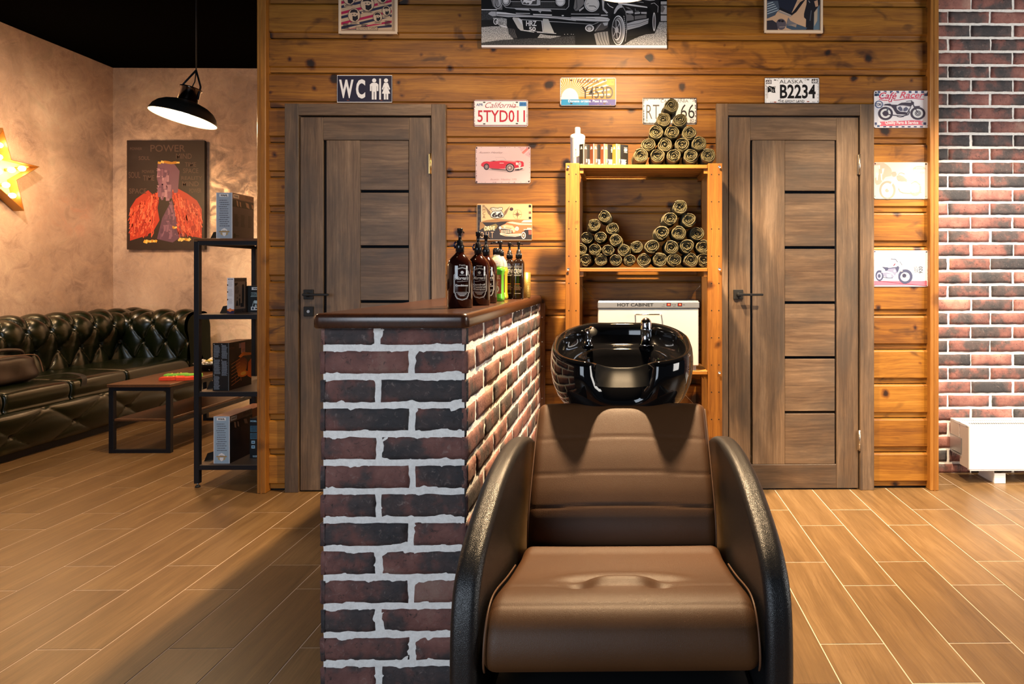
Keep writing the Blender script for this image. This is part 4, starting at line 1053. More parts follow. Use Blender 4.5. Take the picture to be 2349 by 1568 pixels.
A.poly([(285, 1240), (400, 1235), (400, 1400), (265, 1400), (355, 1320)], (226, 120, 140)); A.poly([(1740, 1215), (1860, 1215), (1790, 1290), (1850, 1380), (1740, 1370)], (230, 140, 156))
A.poly([(392, 1235), (900, 1220), (1400, 1190), (1745, 1195), (1745, 1355), (1200, 1365), (800, 1390), (392, 1390)], (224, 110, 130)); A.text('Quality Parts & Service', 470, 1212, 1665, 1362, (250, 240, 244), bold=0.03)
for x, y in ((140, 185), (2015, 180)): A.ell(x, y, 34, 30, (26, 26, 38), 12)
for x, y in ((138, 1388), (2000, 1388)): A.ell(x, y, 14, 14, (30, 28, 36), 8)
dn()

# faded motorcycle sign
A, dn = plate('tin_sign', 'faded white tin sign with pale motorcycle and pink emblem, middle of right strip', 'sign', (2005, 372, 2129, 456), (190, 184, 178), edge=(146, 150, 150))
A.T = TR(2000, 365, 15.68); G1 = (144, 142, 134); G2 = (140, 138, 130)
A.poly([(70, 130), (420, 120), (560, 210), (680, 320), (720, 430), (700, 600), (500, 640), (370, 800), (290, 900), (180, 930), (110, 850), (100, 600), (75, 400)], (185, 150, 140)); A.poly([(70, 230), (240, 220), (250, 560), (90, 700)], (206, 185, 178))
for q in ([(240, 220), (290, 215), (290, 350), (260, 350)], [(360, 340), (450, 330), (430, 420), (390, 560), (370, 500)], [(140, 480), (200, 470), (230, 560), (210, 760), (170, 760)], [(310, 520), (370, 510), (370, 700), (390, 790), (340, 760)]): A.poly(q, (208, 199, 196))
A.ell(1710, 355, 232, 112, (185, 150, 142)); A.poly([(1495, 370), (1930, 370), (1880, 430), (1710, 462), (1540, 430)], (206, 199, 196)); A.text('JAWA', 1580, 290, 1850, 348, (208, 202, 201), bold=0.04); A.text('350', 1712, 455, 1890, 528, (146, 142, 141))
A.ell(560, 1110, 295, 330, G2, 40); A.ell(555, 1120, 215, 265, (202, 200, 197), 36); A.ell(545, 1125, 70, 66, G1); A.ell(1560, 1060, 215, 265, G1, 36); A.ell(1545, 1040, 165, 200, (201, 198, 194), 30)
A.rect(230, 1395, 900, 1470, (204, 201, 199)) if False else None
A.poly([(360, 800), (480, 730), (620, 705), (760, 730), (830, 800), (700, 780), (560, 770), (430, 810), (380, 850)], (192, 190, 185)); A.line([(860, 640), (700, 900), (590, 1110)], 60, (194, 190, 185)); A.ell(800, 540, 90, 90, G1); A.line([(700, 520), (750, 460), (860, 460)], 24, G2); A.line([(940, 570), (1000, 500), (1080, 495), (1180, 530)], 22, G2)
A.poly([(890, 600), (1000, 570), (1130, 620), (1240, 720), (1250, 810), (1150, 800), (960, 780), (900, 700)], G1); A.poly([(1020, 680), (1150, 690), (1250, 780), (1240, 820), (960, 780)], G2)
A.poly([(930, 800), (1200, 800), (1400, 900), (1440, 1100), (1380, 1180), (1060, 1180), (960, 1080)], (192, 190, 184)); A.ell(1200, 1070, 180, 120, (201, 197, 194)); A.poly([(1230, 690), (1420, 700), (1640, 760), (1770, 880), (1830, 980), (1740, 900), (1600, 790), (1400, 770), (1260, 770)], (185, 185, 175))
A.line([(960, 1050), (1010, 1160), (1130, 1215), (1400, 1230), (1790, 1190)], 34, G2); A.line([(1340, 880), (1620, 980), (1780, 940)], 20, (194, 190, 180))
for x, y, r_ in ((118, 162, 28), (1948, 174, 30), (108, 1326, 16), (1942, 1340, 14)): A.ell(x, y, r_, r_*0.9, (50, 30, 28), 12)
dn()

# XV920 sign
A, dn = plate('tin_sign', 'white tin sign with XV920 lettering and motorcycle on pink ground, lowest on right strip', 'sign', (2003, 574, 2129, 657), (236, 236, 242), edge=(120, 90, 110))
A.T = TR(2000, 565, 15.68)
A.rect(80, 1205, 1985, 1245, (232, 200, 212)); A.rect(80, 1240, 1985, 1400, (228, 106, 130)); A.rect(80, 1400, 1985, 1440, (228, 170, 186)); A.line([(230, 1240), (1000, 1325), (1985, 1425)], 20, (96, 48, 70))
T2 = (70, 74, 104); A.ell(275, 1045, 150, 198, T2, 30); A.ell(270, 1060, 95, 130, (150, 156, 184), 20); A.ell(265, 1060, 50, 70, T2, 16)
A.ell(1205, 1080, 262, 262, T2, 40); A.ell(1195, 1090, 168, 160, (224, 226, 236), 30); A.ell(1165, 1050, 75, 75, (52, 50, 72), 20); A.ring(1195, 1090, 150, 142, 16, (160, 164, 186))
for a in range(5): A.line([(1190, 1090), (1190+150*cos(a*1.257+0.3), 1090+145*sin(a*1.257+0.3))], 16, T2)
A.poly([(355, 720), (420, 735), (560, 745), (950, 700), (990, 760), (950, 890), (900, 960), (850, 900), (820, 800), (600, 860), (480, 890), (470, 830), (400, 770)], T2); A.poly([(560, 745), (740, 620), (900, 560), (950, 680), (880, 735), (600, 768)], (224, 226, 236)); A.line([(770, 700), (850, 610)], 44, (226, 90, 110)); A.ell(810, 660, 18, 22, (60, 50, 70), 8)
A.line([(680, 448), (860, 468), (900, 530), (940, 570)], 26, T2); A.line([(950, 550), (1030, 760), (1080, 900)], 60, (236, 208, 186)); A.ell(1060, 600, 62, 75, (206, 216, 226), 18); A.line([(1000, 540), (1090, 680)], 22, T2); A.line([(1080, 900), (1040, 990)], 40, T2)
A.poly([(590, 800), (840, 780), (900, 920), (820, 1090), (700, 1150), (560, 1130), (420, 1060), (380, 950), (560, 880)], (130, 134, 164)); A.poly([(530, 1000), (690, 1000), (700, 1120), (560, 1120)], (222, 226, 236)); A.ell(815, 880, 36, 40, (226, 228, 236)); A.line([(340, 920), (560, 915), (720, 960), (820, 1080), (760, 1160), (560, 1180)], 44, (206, 214, 230)); A.line([(390, 1100), (640, 1145), (760, 1130)], 22, T2); A.poly([(700, 1170), (840, 1130), (800, 1190), (720, 1195)], (150, 170, 196)); A.line([(370, 1160), (300, 1210)], 30, T2)
A.text('XV', 1505, 712, 1672, 965, (56, 56, 74)); A.text('920', 1680, 718, 1822, 965, (36, 36, 50), bold=0.01, rot=90); A.rect(1510, 990, 1820, 1000, (226, 170, 180))
for x, y, r_ in ((104, 185, 26), (1960, 200, 26), (104, 1386, 12), (1965, 1400, 13)): A.ell(x, y, r_, r_*0.9, (50, 44, 50), 12)
A.T = TR(0, 0, 1); rust(A, (2003, 574, 2129, 657), 40, (150, 120, 150), 12, 0.9); dn()

# big canvas: monochrome photograph of a car front
def canvas(name, label, rect, base, Yf, depth, edge, cat='picture', bot=None):
    x0, y0, x1, y1 = rect; mb = MB(); a = P(x0, y1, Yf); b = P(x1, y0, Yf)
    mb.m(ink(edge)); mb.box(a.x, Yf, a.z, b.x, Yf+depth, b.z, 0.002)
    A = Art(mb, flat_map(Yf)); A.l = 3; A.rect(x0, y0, x1, y1 if bot is None else bot, base)
    def done():
        o = mb.build(name, origin=((a.x+b.x)/2, Yf, (a.z+b.z)/2)); tag(o, label, cat); return o
    return A, done
grs = NT('printed_grass'); tc_ = grs.n('TexCoord').outputs['Object']
nz = grs.n('TexNoise', {'Vector': tc_, 'Scale': 260.0, 'Detail': 5.0, 'Roughness': 0.8}).outputs[0]
grs.set('Base Color', grs.ramp(nz, [(0.42, (0.03, 0.03, 0.035)), (0.52, (0.45, 0.45, 0.46)), (0.62, (0.82, 0.82, 0.84))])); grs.set('Roughness', 0.5); GR = grs.m
grs = NT('printed_dark_grass'); tc_ = grs.n('TexCoord').outputs['Object']
nz = grs.n('TexNoise', {'Vector': tc_, 'Scale': 320.0, 'Detail': 5.0, 'Roughness': 0.8}).outputs[0]
grs.set('Base Color', grs.ramp(nz, [(0.52, (0.006, 0.006, 0.007)), (0.66, (0.30, 0.30, 0.32))])); grs.set('Roughness', 0.5); GD = grs.m
A, dn = canvas('canvas_picture', 'large black and white canvas of a classic car front above the shelf unit', (1104, -168, 1530, 108), (10, 9, 11), 3.44, 0.022, (228, 230, 240), bot=103.5)
W_, L_, M_, D_, K_ = (235, 235, 240), (190, 190, 196), (120, 118, 120), (52, 50, 52), (8, 7, 9)
A.T = lambda u, v: (1100+u/10.677, min(103.4, v/10.677))
A.rect(48, 260, 420, 490, GD); A.rect(48, 490, 340, 660, K_); A.poly([(48, 665), (320, 645), (520, 640), (690, 690), (720, 830), (840, 965), (500, 985), (220, 1025), (48, 1050)], GR); A.poly([(48, 1045), (220, 1020), (520, 980), (900, 960), (1420, 930), (2340, 880), (2340, 1100), (48, 1100)], GD)
A.poly([(1420, 925), (1490, 830), (1650, 862), (2000, 885), (1740, 940)], GR); A.rect(48, 225, 430, 248, W_)
A.poly([(285, 0), (540, 0), (560, 60), (560, 240), (430, 240), (330, 150)], M_); A.ell(450, 50, 105, 165, L_); A.ell(450, 50, 88, 148, D_); A.ell(452, 40, 78, 130, L_)
for k in range(5): A.line([(385+14*k, -40+k*4), (395+22*k, 170-8*k)], 10, D_)
A.poly([(560, 0), (2200, 0), (2190, 160), (2130, 225), (660, 190), (590, 140)], (22, 20, 22))
for v in (70, 100, 132, 165, 198): A.line([(800, v-6), (1030, v)], 5, M_) if v < 140 else A.line([(760, v-14), (2100, v+8)], 4, M_)
for v in (100, 132, 165, 198):
    for q in range(9): A.line([(1490+q*42, v-30), (1520+q*42, v-29)], 8, M_)
A.line([(560, -20), (590, 140), (650, 188), (850, 205), (2120, 232), (2185, 160), (2195, -20)], 14, L_)
A.ell(650, 30, 125, 130, D_); A.ring(650, 30, 112, 118, 14, L_); A.ell(650, 25, 78, 92, L_); A.ell(645, 10, 52, 60, W_); A.line([(760, 42), (1010, 42)], 12, L_); A.line([(1500, 42), (1860, 42)], 12, L_)
A.ell(1982, 42, 134, 130, K_); A.ell(1982, 40, 120, 118, L_); A.ell(1982, 36, 84, 96, W_); A.line([(1870, 45), (2095, 45)], 5, M_)
A.poly([(1000, -10), (1445, -10), (1425, 140), (1190, 135), (1050, 115)], L_); A.poly([(1030, -10), (1410, -10), (1400, 112), (1190, 112), (1075, 100)], (70, 68, 70)); A.poly([(1420, 10), (1490, 10), (1490, 125), (1425, 140)], L_)
A.poly([(1066, 50), (1080, 12), (1110, -6), (1170, 8), (1260, 18), (1300, -4), (1376, -6), (1370, 20), (1300, 34), (1278, 90), (1240, 112), (1206, 118), (1225, 80), (1185, 70), (1150, 92), (1120, 60), (1096, 56), (1076, 78)], W_)
A.poly([(850, 208), (1205, 222), (1235, 266), (900, 242)], L_); A.poly([(1250, 226), (1738, 238), (1768, 286), (1290, 262)], L_); A.poly([(885, 318), (1240, 325), (1240, 345), (900, 340)], L_); A.poly([(1310, 345), (1775, 362), (1775, 385), (1320, 370)], W_); A.line([(1450, 288), (1515, 288)], 12, W_); A.line([(1488, 290), (1490, 328)], 10, W_); A.ell(2040, 386, 28, 14, W_)
A.poly([(218, 350), (225, 320), (290, 285), (440, 290), (640, 310), (900, 350), (1300, 380), (1780, 400), (2360, 440), (2360, 520), (1900, 460), (1300, 425), (900, 420), (700, 425), (430, 395), (320, 405)], L_)
A.poly([(440, 345), (900, 372), (1500, 396), (2360, 462), (2360, 475), (1500, 410), (900, 384), (440, 372)], M_); A.poly([(420, 305), (640, 312), (900, 352), (900, 362), (600, 345), (420, 335)], W_); A.line([(405, 290), (412, 398)], 8, K_); A.line([(900, 395), (1700, 425), (2360, 500)], 9, W_)
A.poly([(325, 440), (560, 440), (670, 470), (670, 660), (560, 650), (400, 570)], GR); A.ell(400, 530, 58, 78, W_); A.ell(402, 530, 42, 60, D_); A.ell(420, 540, 26, 40, L_); A.poly([(440, 600), (680, 660), (690, 690), (560, 660)], W_)
A.poly([(690, 688), (890, 715), (900, 830), (930, 965), (840, 965), (750, 850)], (34, 32, 34))
for q in range(4): A.line([(705+q*44, 695+q*6), (740+q*40, 800), (815+q*34, 930)], 9, M_)
A.poly([(808, 455), (830, 430), (965, 440), (1040, 500), (1085, 745), (990, 735), (940, 690)], (206, 204, 202)); A.poly([(930, 460), (1030, 480), (1080, 740), (1060, 640)], W_); A.poly([(1035, 480), (1535, 512), (1565, 795), (1085, 748)], W_); A.poly([(1042, 492), (1518, 520), (1548, 786), (1082, 738)], (14, 12, 14))
A.text('HRZ', 1142, 515, 1400, 642, W_, bold=0.03); A.text('50', 1212, 662, 1378, 770, W_, bold=0.03); A.poly([(1545, 520), (1560, 465), (1690, 475), (1705, 525), (1835, 815), (1570, 790)], (205, 204, 200)); A.line([(1000, 742), (1340, 796)], 12, W_); A.line([(1410, 796), (1878, 826)], 14, W_); A.line([(1700, 530), (2360, 570)], 14, L_)
for x, y in ((2085, 845), (2160, 843), (2250, 843), (2300, 846)): A.ell(x, y, 8, 8, W_, 6)
A.T = lambda u, v: (min(1530, 1310+u/10.213), min(103.4, v/10.213))
A.poly([(1240, 1060), (1400, 950), (1600, 860), (1800, 800), (1960, 790), (2000, 520), (2240, 520), (2240, 1060)], GR); A.rect(2100, 40, 2240, 500, L_)
for v in (110, 340): A.rect(2100, v, 2240, v+30, D_)
A.poly([(2100, 150), (2140, 120), (2200, 200), (2150, 300), (2100, 290)], M_); A.poly([(700, 0), (2060, 0), (2080, 200), (2090, 480), (1960, 790), (1320, 860), (1240, 1060), (860, 1060), (560, 760), (540, 300)], (30, 28, 30))
A.poly([(0, 400), (350, 400), (700, 400), (860, 420), (915, 465), (870, 515), (560, 510), (0, 480)], L_); A.line([(0, 440), (500, 480), (880, 490)], 12, W_); A.line([(350, 408), (600, 415), (860, 445)], 10, W_); A.line([(0, 425), (560, 440)], 8, D_); A.line([(0, 335), (660, 340)], 16, L_); A.line([(0, 300), (640, 300)], 10, D_); A.rect(700, 350, 860, 378, L_)
A.line([(0, 540), (300, 560), (520, 578), (640, 530)], 10, L_); A.poly([(90, 0), (300, 0), (310, 100), (150, 260), (100, 260), (60, 200)], M_); A.poly([(180, 240), (300, 160), (300, 200), (200, 280)], L_); A.line([(130, 0), (140, 180), (100, 230)], 16, D_)
A.ell(488, 105, 182, 186, K_, 32); A.ell(488, 105, 174, 178, W_, 32); A.ell(488, 105, 158, 162, D_, 32); A.ell(490, 105, 150, 152, (214, 212, 212), 32); A.line([(415, 145), (540, 150), (590, 185)], 16, D_); A.line([(360, 110), (420, 85)], 10, M_)
A.poly([(540, 740), (620, 600), (720, 540), (870, 530), (860, 640), (760, 710)], (84, 80, 80)); A.poly([(740, 540), (870, 530), (850, 600), (780, 610)], L_); A.line([(700, 560), (560, 740)], 10, L_); A.ell(435, 668, 104, 82, W_); A.ell(430, 665, 78, 62, M_); A.ell(430, 680, 40, 40, L_)
A.poly([(540, 800), (620, 770), (860, 740), (900, 1060), (600, 1060)], (150, 148, 148))
for q in range(4): A.line([(600+q*68, 780-q*10), (640+q*64, 930), (700+q*60, 1060)], 12, K_)
A.ell(1100, 660, 215, 420, (16, 15, 17), 40); A.poly([(1000, 330), (1020, 240), (1080, 140), (1130, 112), (1190, 120), (1215, 180), (1150, 190), (1090, 240), (1030, 330)], L_); A.line([(1215, 160), (1280, 280), (1300, 420), (1308, 700), (1270, 980)], 10, L_)
A.ell(1108, 720, 152, 350, W_, 40); A.ell(1100, 720, 138, 325, D_, 40); A.ell(1112, 720, 118, 300, L_, 36); A.ell(1098, 720, 108, 285, M_, 36); A.ell(1072, 710, 98, 240, W_, 36); A.ell(1062, 705, 88, 225, D_, 36); A.ell(1070, 710, 44, 70, L_)
for a in (0.4, 1.3, 2.4, 3.5, 4.6, 5.6): A.line([(1060, 705), (1060+86*cos(a), 705+220*sin(a))], 16, L_)
for q in range(9): A.line([(1232+q*7, 380+q*46), (1246+q*7, 410+q*46)], 16, L_)
A.poly([(1110, 78), (1300, 90), (1780, 165), (1790, 195), (1500, 160), (1100, 104)], W_); A.line([(850, 90), (900, 150), (990, 195)], 14, W_); A.line([(770, 30), (1300, 70), (1500, 40), (1700, 70)], 10, L_); A.poly([(720, 0), (780, 30), (770, 200), (870, 310), (830, 330), (740, 240)], L_)
A.poly([(1290, 260), (1440, 255), (1460, 320), (1380, 330), (1290, 310)], L_); A.poly([(1290, 350), (1400, 345), (1470, 400), (1470, 480), (1310, 500)], M_); A.poly([(1490, 380), (1760, 360), (1770, 430), (1490, 470)], M_); A.poly([(1490, 300), (1620, 290), (1610, 330), (1490, 340)], L_); A.poly([(1640, 290), (1770, 290), (1770, 340), (1640, 330)], L_); A.poly([(1270, 170), (1350, 180), (1440, 250), (1340, 220)], M_)
A.poly([(1310, 560), (1500, 500), (1780, 450), (1890, 400), (1880, 470), (1800, 560), (1600, 640), (1320, 710)], L_); A.line([(1320, 600), (1600, 560), (1840, 470)], 10, D_); A.line([(1320, 660), (1600, 600), (1800, 530)], 8, M_); A.line([(1500, 210), (1510, 270), (1590, 275)], 8, L_)
A.ell(1835, 320, 58, 130, (20, 19, 20)); A.ell(1900, 560, 95, 220, (16, 15, 17)); A.ell(1945, 520, 38, 220, W_, 30); A.ell(1945, 520, 25, 185, D_, 26); A.line([(1945, 350), (1945, 700)], 10, L_); A.line([(1870, 100), (1950, 80), (2040, 160), (2030, 300)], 14, L_); A.line([(1700, 0), (1850, 20), (1960, 10)], 14, W_)
# upper part, above the picture frame: bonnet and windscreen
A.T = TR(0, 0, 1)
A.poly([(1130, -10), (1180, -60), (1260, -90), (1400, -80), (1500, -40), (1515, -12)], (60, 58, 60)); A.poly([(1240, -92), (1290, -140), (1430, -135), (1470, -70)], (26, 25, 27)); A.line([(1240, -92), (1290, -140), (1430, -135), (1470, -70)], 3, L_); A.rect(1105, -166, 1529, -150, (150, 150, 154)); A.line([(1180, -58), (1300, -30), (1420, -52)], 2, L_)
dn()

# framed vintage barber poster
def framed(name, label, rect, fw, base, Yf=3.448):
    x0, y0, x1, y1 = rect; root = thing(name, P((x0+x1)/2, (y0+y1)/2, Yf), label, 'picture')
    fm = ink((226, 202, 176))
    for k, (a, b, c, d) in enumerate(((x0, y0, x0+fw, y1), (x1-fw, y0, x1, y1), (x0, y1-fw, x1, y1), (x0, y0, x1, y0+fw))):
        mb = MB().m(fm); p, q = P(a, d, Yf), P(c, b, Yf); mb.box(p.x, Yf-0.001*(k > 1), p.z, q.x, Yf+0.014, q.z, 0.002); mb.build('frame_side', root, origin=((p.x+q.x)/2, Yf, (p.z+q.z)/2))
    mb = MB().m(ink(base)); p, q = P(x0+fw-0.5, y1-fw+0.5, Yf+0.006), P(x1-fw+0.5, y0+fw-0.5, Yf+0.006); mb.box(p.x, Yf+0.006, p.z, q.x, Yf+0.012, q.z)
    A = Art(mb, flat_map(Yf+0.006))
    return A, (lambda: mb.build('print', root, origin=((p.x+q.x)/2, Yf+0.006, (p.z+q.z)/2)))
A, dn = framed('framed_poster', 'cream-framed poster of bearded heads on red and navy stripes above WC sign', (776, -105, 911, 77), 5.5, (206, 174, 142))
A.T = lambda u, v: (min(903.5, max(782.5, 760+u/6.275)), max(-98.5, min(70, v/6.275))); RD, NV, TN = (178, 32, 78), (42, 44, 70), (206, 174, 142)
for k in range(-8, 5):
    for j, (c, dy) in enumerate(((RD, 0), (NV, 62))):
        y = 170+k*150+dy; A.poly([(145, y), (870, y-175), (870, y-140), (145, y+38)], c)
def head(x, y, rx, ry, cap):
    A.ell(x, y, rx+8, ry+8, (96, 74, 66), 26); A.ell(x, y, rx, ry, (216, 186, 156), 26)
    A.poly([(x-rx*.75, y-ry*.35), (x-rx*.5, y-ry*.8), (x, y-ry*.92), (x+rx*.5, y-ry*.75), (x+rx*.62, y-ry*.3), (x+rx*.1, y-ry*.45)], (40, 34, 40))
    A.poly([(x-rx*.3, y+ry*.1), (x+rx*.2, y+ry*.2), (x+rx*.6, y-ry*.05), (x+rx*.65, y+ry*.55), (x+rx*.2, y+ry*.92), (x-rx*.25, y+ry*.75)], (34, 30, 36)); A.ell(x-rx*.25, y-ry*.12, rx*.12, ry*.07, (50, 40, 44), 8); A.ell(x+rx*.2, y-ry*.12, rx*.12, ry*.07, (50, 40, 44), 8)
    A.rect(x-rx*.9, y+ry+8, x+rx*.9, y+ry+34, TN); A.rag(x-rx*.75, y+ry+13, x+rx*.75, y+ry+30, 1, (60, 44, 44), int(x))
for q in ((330, 220, 85, 95), (520, 60, 95, 100), (668, 245, 62, 68), (795, 155, 58, 68), (262, -20, 85, 85), (735, -20, 70, 60), (400, -260, 90, 100), (640, -300, 80, 90), (240, -420, 70, 80), (780, -480, 80, 90)): head(*q, 0)
for x0_, y0_ in ((170, 340), (770, 300), (430, 350)): A.rag(x0_, y0_, x0_+100, y0_+85, 6, (50, 40, 50), int(x0_))
A.rect(358, 388, 672, 440, (60, 46, 44)); A.rect(364, 393, 666, 434, TN); A.text('OLD SCHOOL CLASSICS', 376, 396, 654, 428, (40, 32, 34), bold=0.01)
A.line([(132, -600), (132, 436), (890, 436), (890, -600)], 5, (120, 96, 86)); dn()

A, dn = framed('framed_poster', 'cream-framed blue and sand photo print above the Alaska plate', (1753, -105, 1888, 75), 5.5, (208, 168, 134))
A.T = lambda u, v: (min(1880.8, max(1759.2, 1740+u/6.275)), max(-98.5, min(68.5, v/6.275)))
SG, NB2, GY = (74, 84, 98), (34, 38, 54), (120, 124, 128)
A.rect(120, -640, 890, -200, (150, 140, 132)); A.poly([(120, -300), (500, -280), (560, 0), (470, 200), (300, 150), (120, 260)], NB2); A.poly([(120, 20), (280, 10), (300, 120), (240, 220), (120, 270)], SG)
for k in range(5): A.line([(125, 60+35*k), (210+20*k, 30+28*k)], 12, (170, 182, 190))
A.line([(300, 125), (480, 205), (530, 160), (660, -20)], 40, (30, 28, 34)); A.line([(290, 165), (470, 235)], 20, (160, 148, 140)); A.line([(300, 145), (470, 220)], 8, (190, 178, 168)); A.line([(560, 40), (640, -10), (670, -40)], 26, (196, 156, 124))
A.poly([(655, 200), (690, 60), (700, -100), (890, -100), (890, 60), (800, 180), (795, 440), (680, 440), (685, 280), (655, 250)], (32, 30, 38)); A.poly([(800, 190), (895, 60), (895, 440), (790, 440)], (96, 116, 132)); A.poly([(800, 190), (850, 120), (845, 300), (800, 380)], (180, 160, 140))
A.poly([(800, 20), (850, 0), (860, 90), (820, 100)], (190, 150, 122)); A.line([(720, 10), (740, 40)], 10, (150, 150, 156)); A.line([(760, 150), (740, 300)], 14, (80, 84, 96))
A.ell(325, 350, 72, 80, (92, 84, 92)); A.ell(300, 300, 22, 16, (30, 26, 34)); A.ell(345, 305, 22, 16, (30, 26, 34)); A.poly([(120, 300), (200, 290), (260, 330), (280, 440), (120, 440)], (52, 48, 56)); A.poly([(400, 350), (560, 350), (700, 400), (680, 440), (480, 430), (400, 400)], (70, 86, 104)); A.poly([(400, 360), (550, 345), (540, 395), (470, 370)], (160, 140, 126)); A.poly([(430, 250), (460, 300), (560, 350), (400, 350)], (120, 116, 120)); A.line([(300, 390), (385, 385), (390, 440)], 6, (190, 170, 160))
dn()

# far wall canvas: plain generic stand-in with the same size and colours
YP = BY-0.045
A, dn = canvas('canvas_picture', 'dark brown canvas with red-orange, mauve and gold brush shapes beside the pendant lamp', (291, 322, 469, 572), (40, 26, 20), YP, 0.03, (22, 16, 14))
tw = (84, 62, 54)
for t, x0_, y0_, x1_, y1_ in (('POWER', 298, 338, 326, 344), ('SOUL', 318, 358, 344, 367), ('SOUL', 295, 394, 322, 408), ('TIME', 328, 402, 354, 414), ('POWER', 326, 390, 354, 397), ('SPACE', 296, 432, 336, 444), ('MIND', 418, 416, 456, 427), ('SPACE', 420, 386, 455, 397), ('POWER', 434, 432, 462, 442), ('REALITY', 416, 404, 464, 412), ('TIME', 424, 372, 450, 382), ('MIND', 404, 352, 440, 364), ('POWER', 345, 332, 425, 348)):
    A.text(t, x0_, y0_, x1_, y1_, tw, bold=0.01)
rr_ = random.Random(5); A.e = 1e-5
for q in ([(298, 478), (312, 456), (340, 436), (350, 446), (360, 470), (366, 505), (352, 530), (330, 542), (298, 552)], [(404, 430), (430, 444), (452, 460), (463, 480), (463, 546), (430, 540), (412, 520), (400, 480)]): A.poly(q, (176, 56, 36))
A.poly([(362, 372), (400, 376), (412, 392), (408, 440), (392, 456), (370, 446), (360, 410)], (112, 76, 94)); A.poly([(394, 458), (406, 500), (420, 540), (396, 556), (360, 548), (372, 500)], (92, 60, 82)); L0 = A.l
def brush(x, y, dx, dy, w, c):
    A.l = L0+rr_.randrange(60)
    A.poly([(x-w/2, y), (x-w/4, y+dy*.3), (x+dx-w/3, y+dy), (x+dx+w/3, y+dy*.97), (x+w/2, y+dy*.4), (x+w/2, y)], c)
for side, cxs in ((-1, 332), (1, 428)):
    for k in range(420):
        u = rr_.random(); v = rr_.random(); x = cxs+(u-0.5)*66-side*0; q = (u if side < 0 else 1-u); y = 478-44*q+v*(52+44*q-(22 if q > 0.85 else 0))
        if abs(x-380) < 12+v*16: continue
        x = min(max(x, 297), 463)
        brush(x, y, -side*-rr_.uniform(0, 5), rr_.uniform(9, 17), rr_.uniform(1.8, 4.2), rr_.choice([(196, 66, 42), (212, 84, 56), (170, 48, 32), (224, 110, 76), (150, 40, 28)]))
for k in range(40):
    t = rr_.random(); brush(372+rr_.uniform(-8, 16), 385+t*60, rr_.uniform(-2, 2), rr_.uniform(10, 18), rr_.uniform(6, 13), rr_.choice([(126, 84, 104), (150, 108, 124), (100, 66, 88), (172, 130, 142)]))
for k in range(40):
    t = rr_.random(); brush(391+rr_.uniform(-24, 22)*t, 462+t*72, rr_.uniform(-3, 3), rr_.uniform(10, 18), rr_.uniform(4, 9), rr_.choice([(106, 70, 92), (128, 88, 108), (84, 54, 76)]))
for (x, y, a, b) in ((362, 372, 50, 7), (330, 552, 30, 9), (410, 548, 26, 9), (388, 520, 18, 6)):
    for k in range(7): A.line([(x+a*k/7, y+rr_.uniform(-2, 2)), (x+a*(k+1)/7, y+rr_.uniform(-2, 2)+b*0.2)], b*rr_.uniform(0.5, 1), rr_.choice([(214, 160, 54), (190, 130, 40), (232, 192, 100)]))
dn()

# ------------------------------------------------------------------ pump bottles on the counter
AMBER = mat('amber_plastic', (0.016, 0.003, 0.002), 0.08, coat=0.5, spec=0.6)
PUMPB = mat('black_pump_plastic', (0.008, 0.008, 0.010), 0.18)
PRW = mat('white_screen_print', (0.72, 0.70, 0.66), 0.5)
def pump(mb, c, z, s=1.0, head=True, ang=0.5):
    mb.m(PUMPB)
    mb.lathe([(0.0, z), (0.0145*s, z), (0.0150*s, z+0.022*s), (0.0135*s, z+0.026*s), (0.0115*s, z+0.028*s), (0.0108*s, z+0.040*s), (0.0060*s, z+0.042*s), (0.0056*s, z+0.066*s), (0.0092*s, z+0.068*s), (0.0092*s, z+0.078*s), (0.0105*s, z+0.080*s), (0.0100*s, z+0.0835*s), (0.0, z+0.084*s)], (c[0], c[1], 0), 20)
    d = V((cos(ang), sin(ang), 0)); b = V((c[0], c[1], z+0.075*s))
    mb.tube([b, b+d*0.022*s, b+d*0.038*s+V((0, 0, -0.004*s))], [0.0048*s, 0.0042*s, 0.0030*s], 8)
def badge(A, w, h, c):
    pts = []
    q = w*0.16
    for x, y in ((0, -h/2), (w*0.30, -h*0.46), (w*0.42, -h*0.36), (w*0.42, -h*0.30), (w*0.5, -h*0.27), (w*0.5, h*0.27), (w*0.42, h*0.30), (w*0.42, h*0.36), (w*0.30, h*0.46), (0, h/2)): pts.append((x, y))
    pts = pts+[(-x, y) for x, y in pts[-2:0:-1]]
    A.line(pts, 1.6, c, True); A.line([(x*0.91, y*0.95) for x, y in pts], 0.7, c, True)
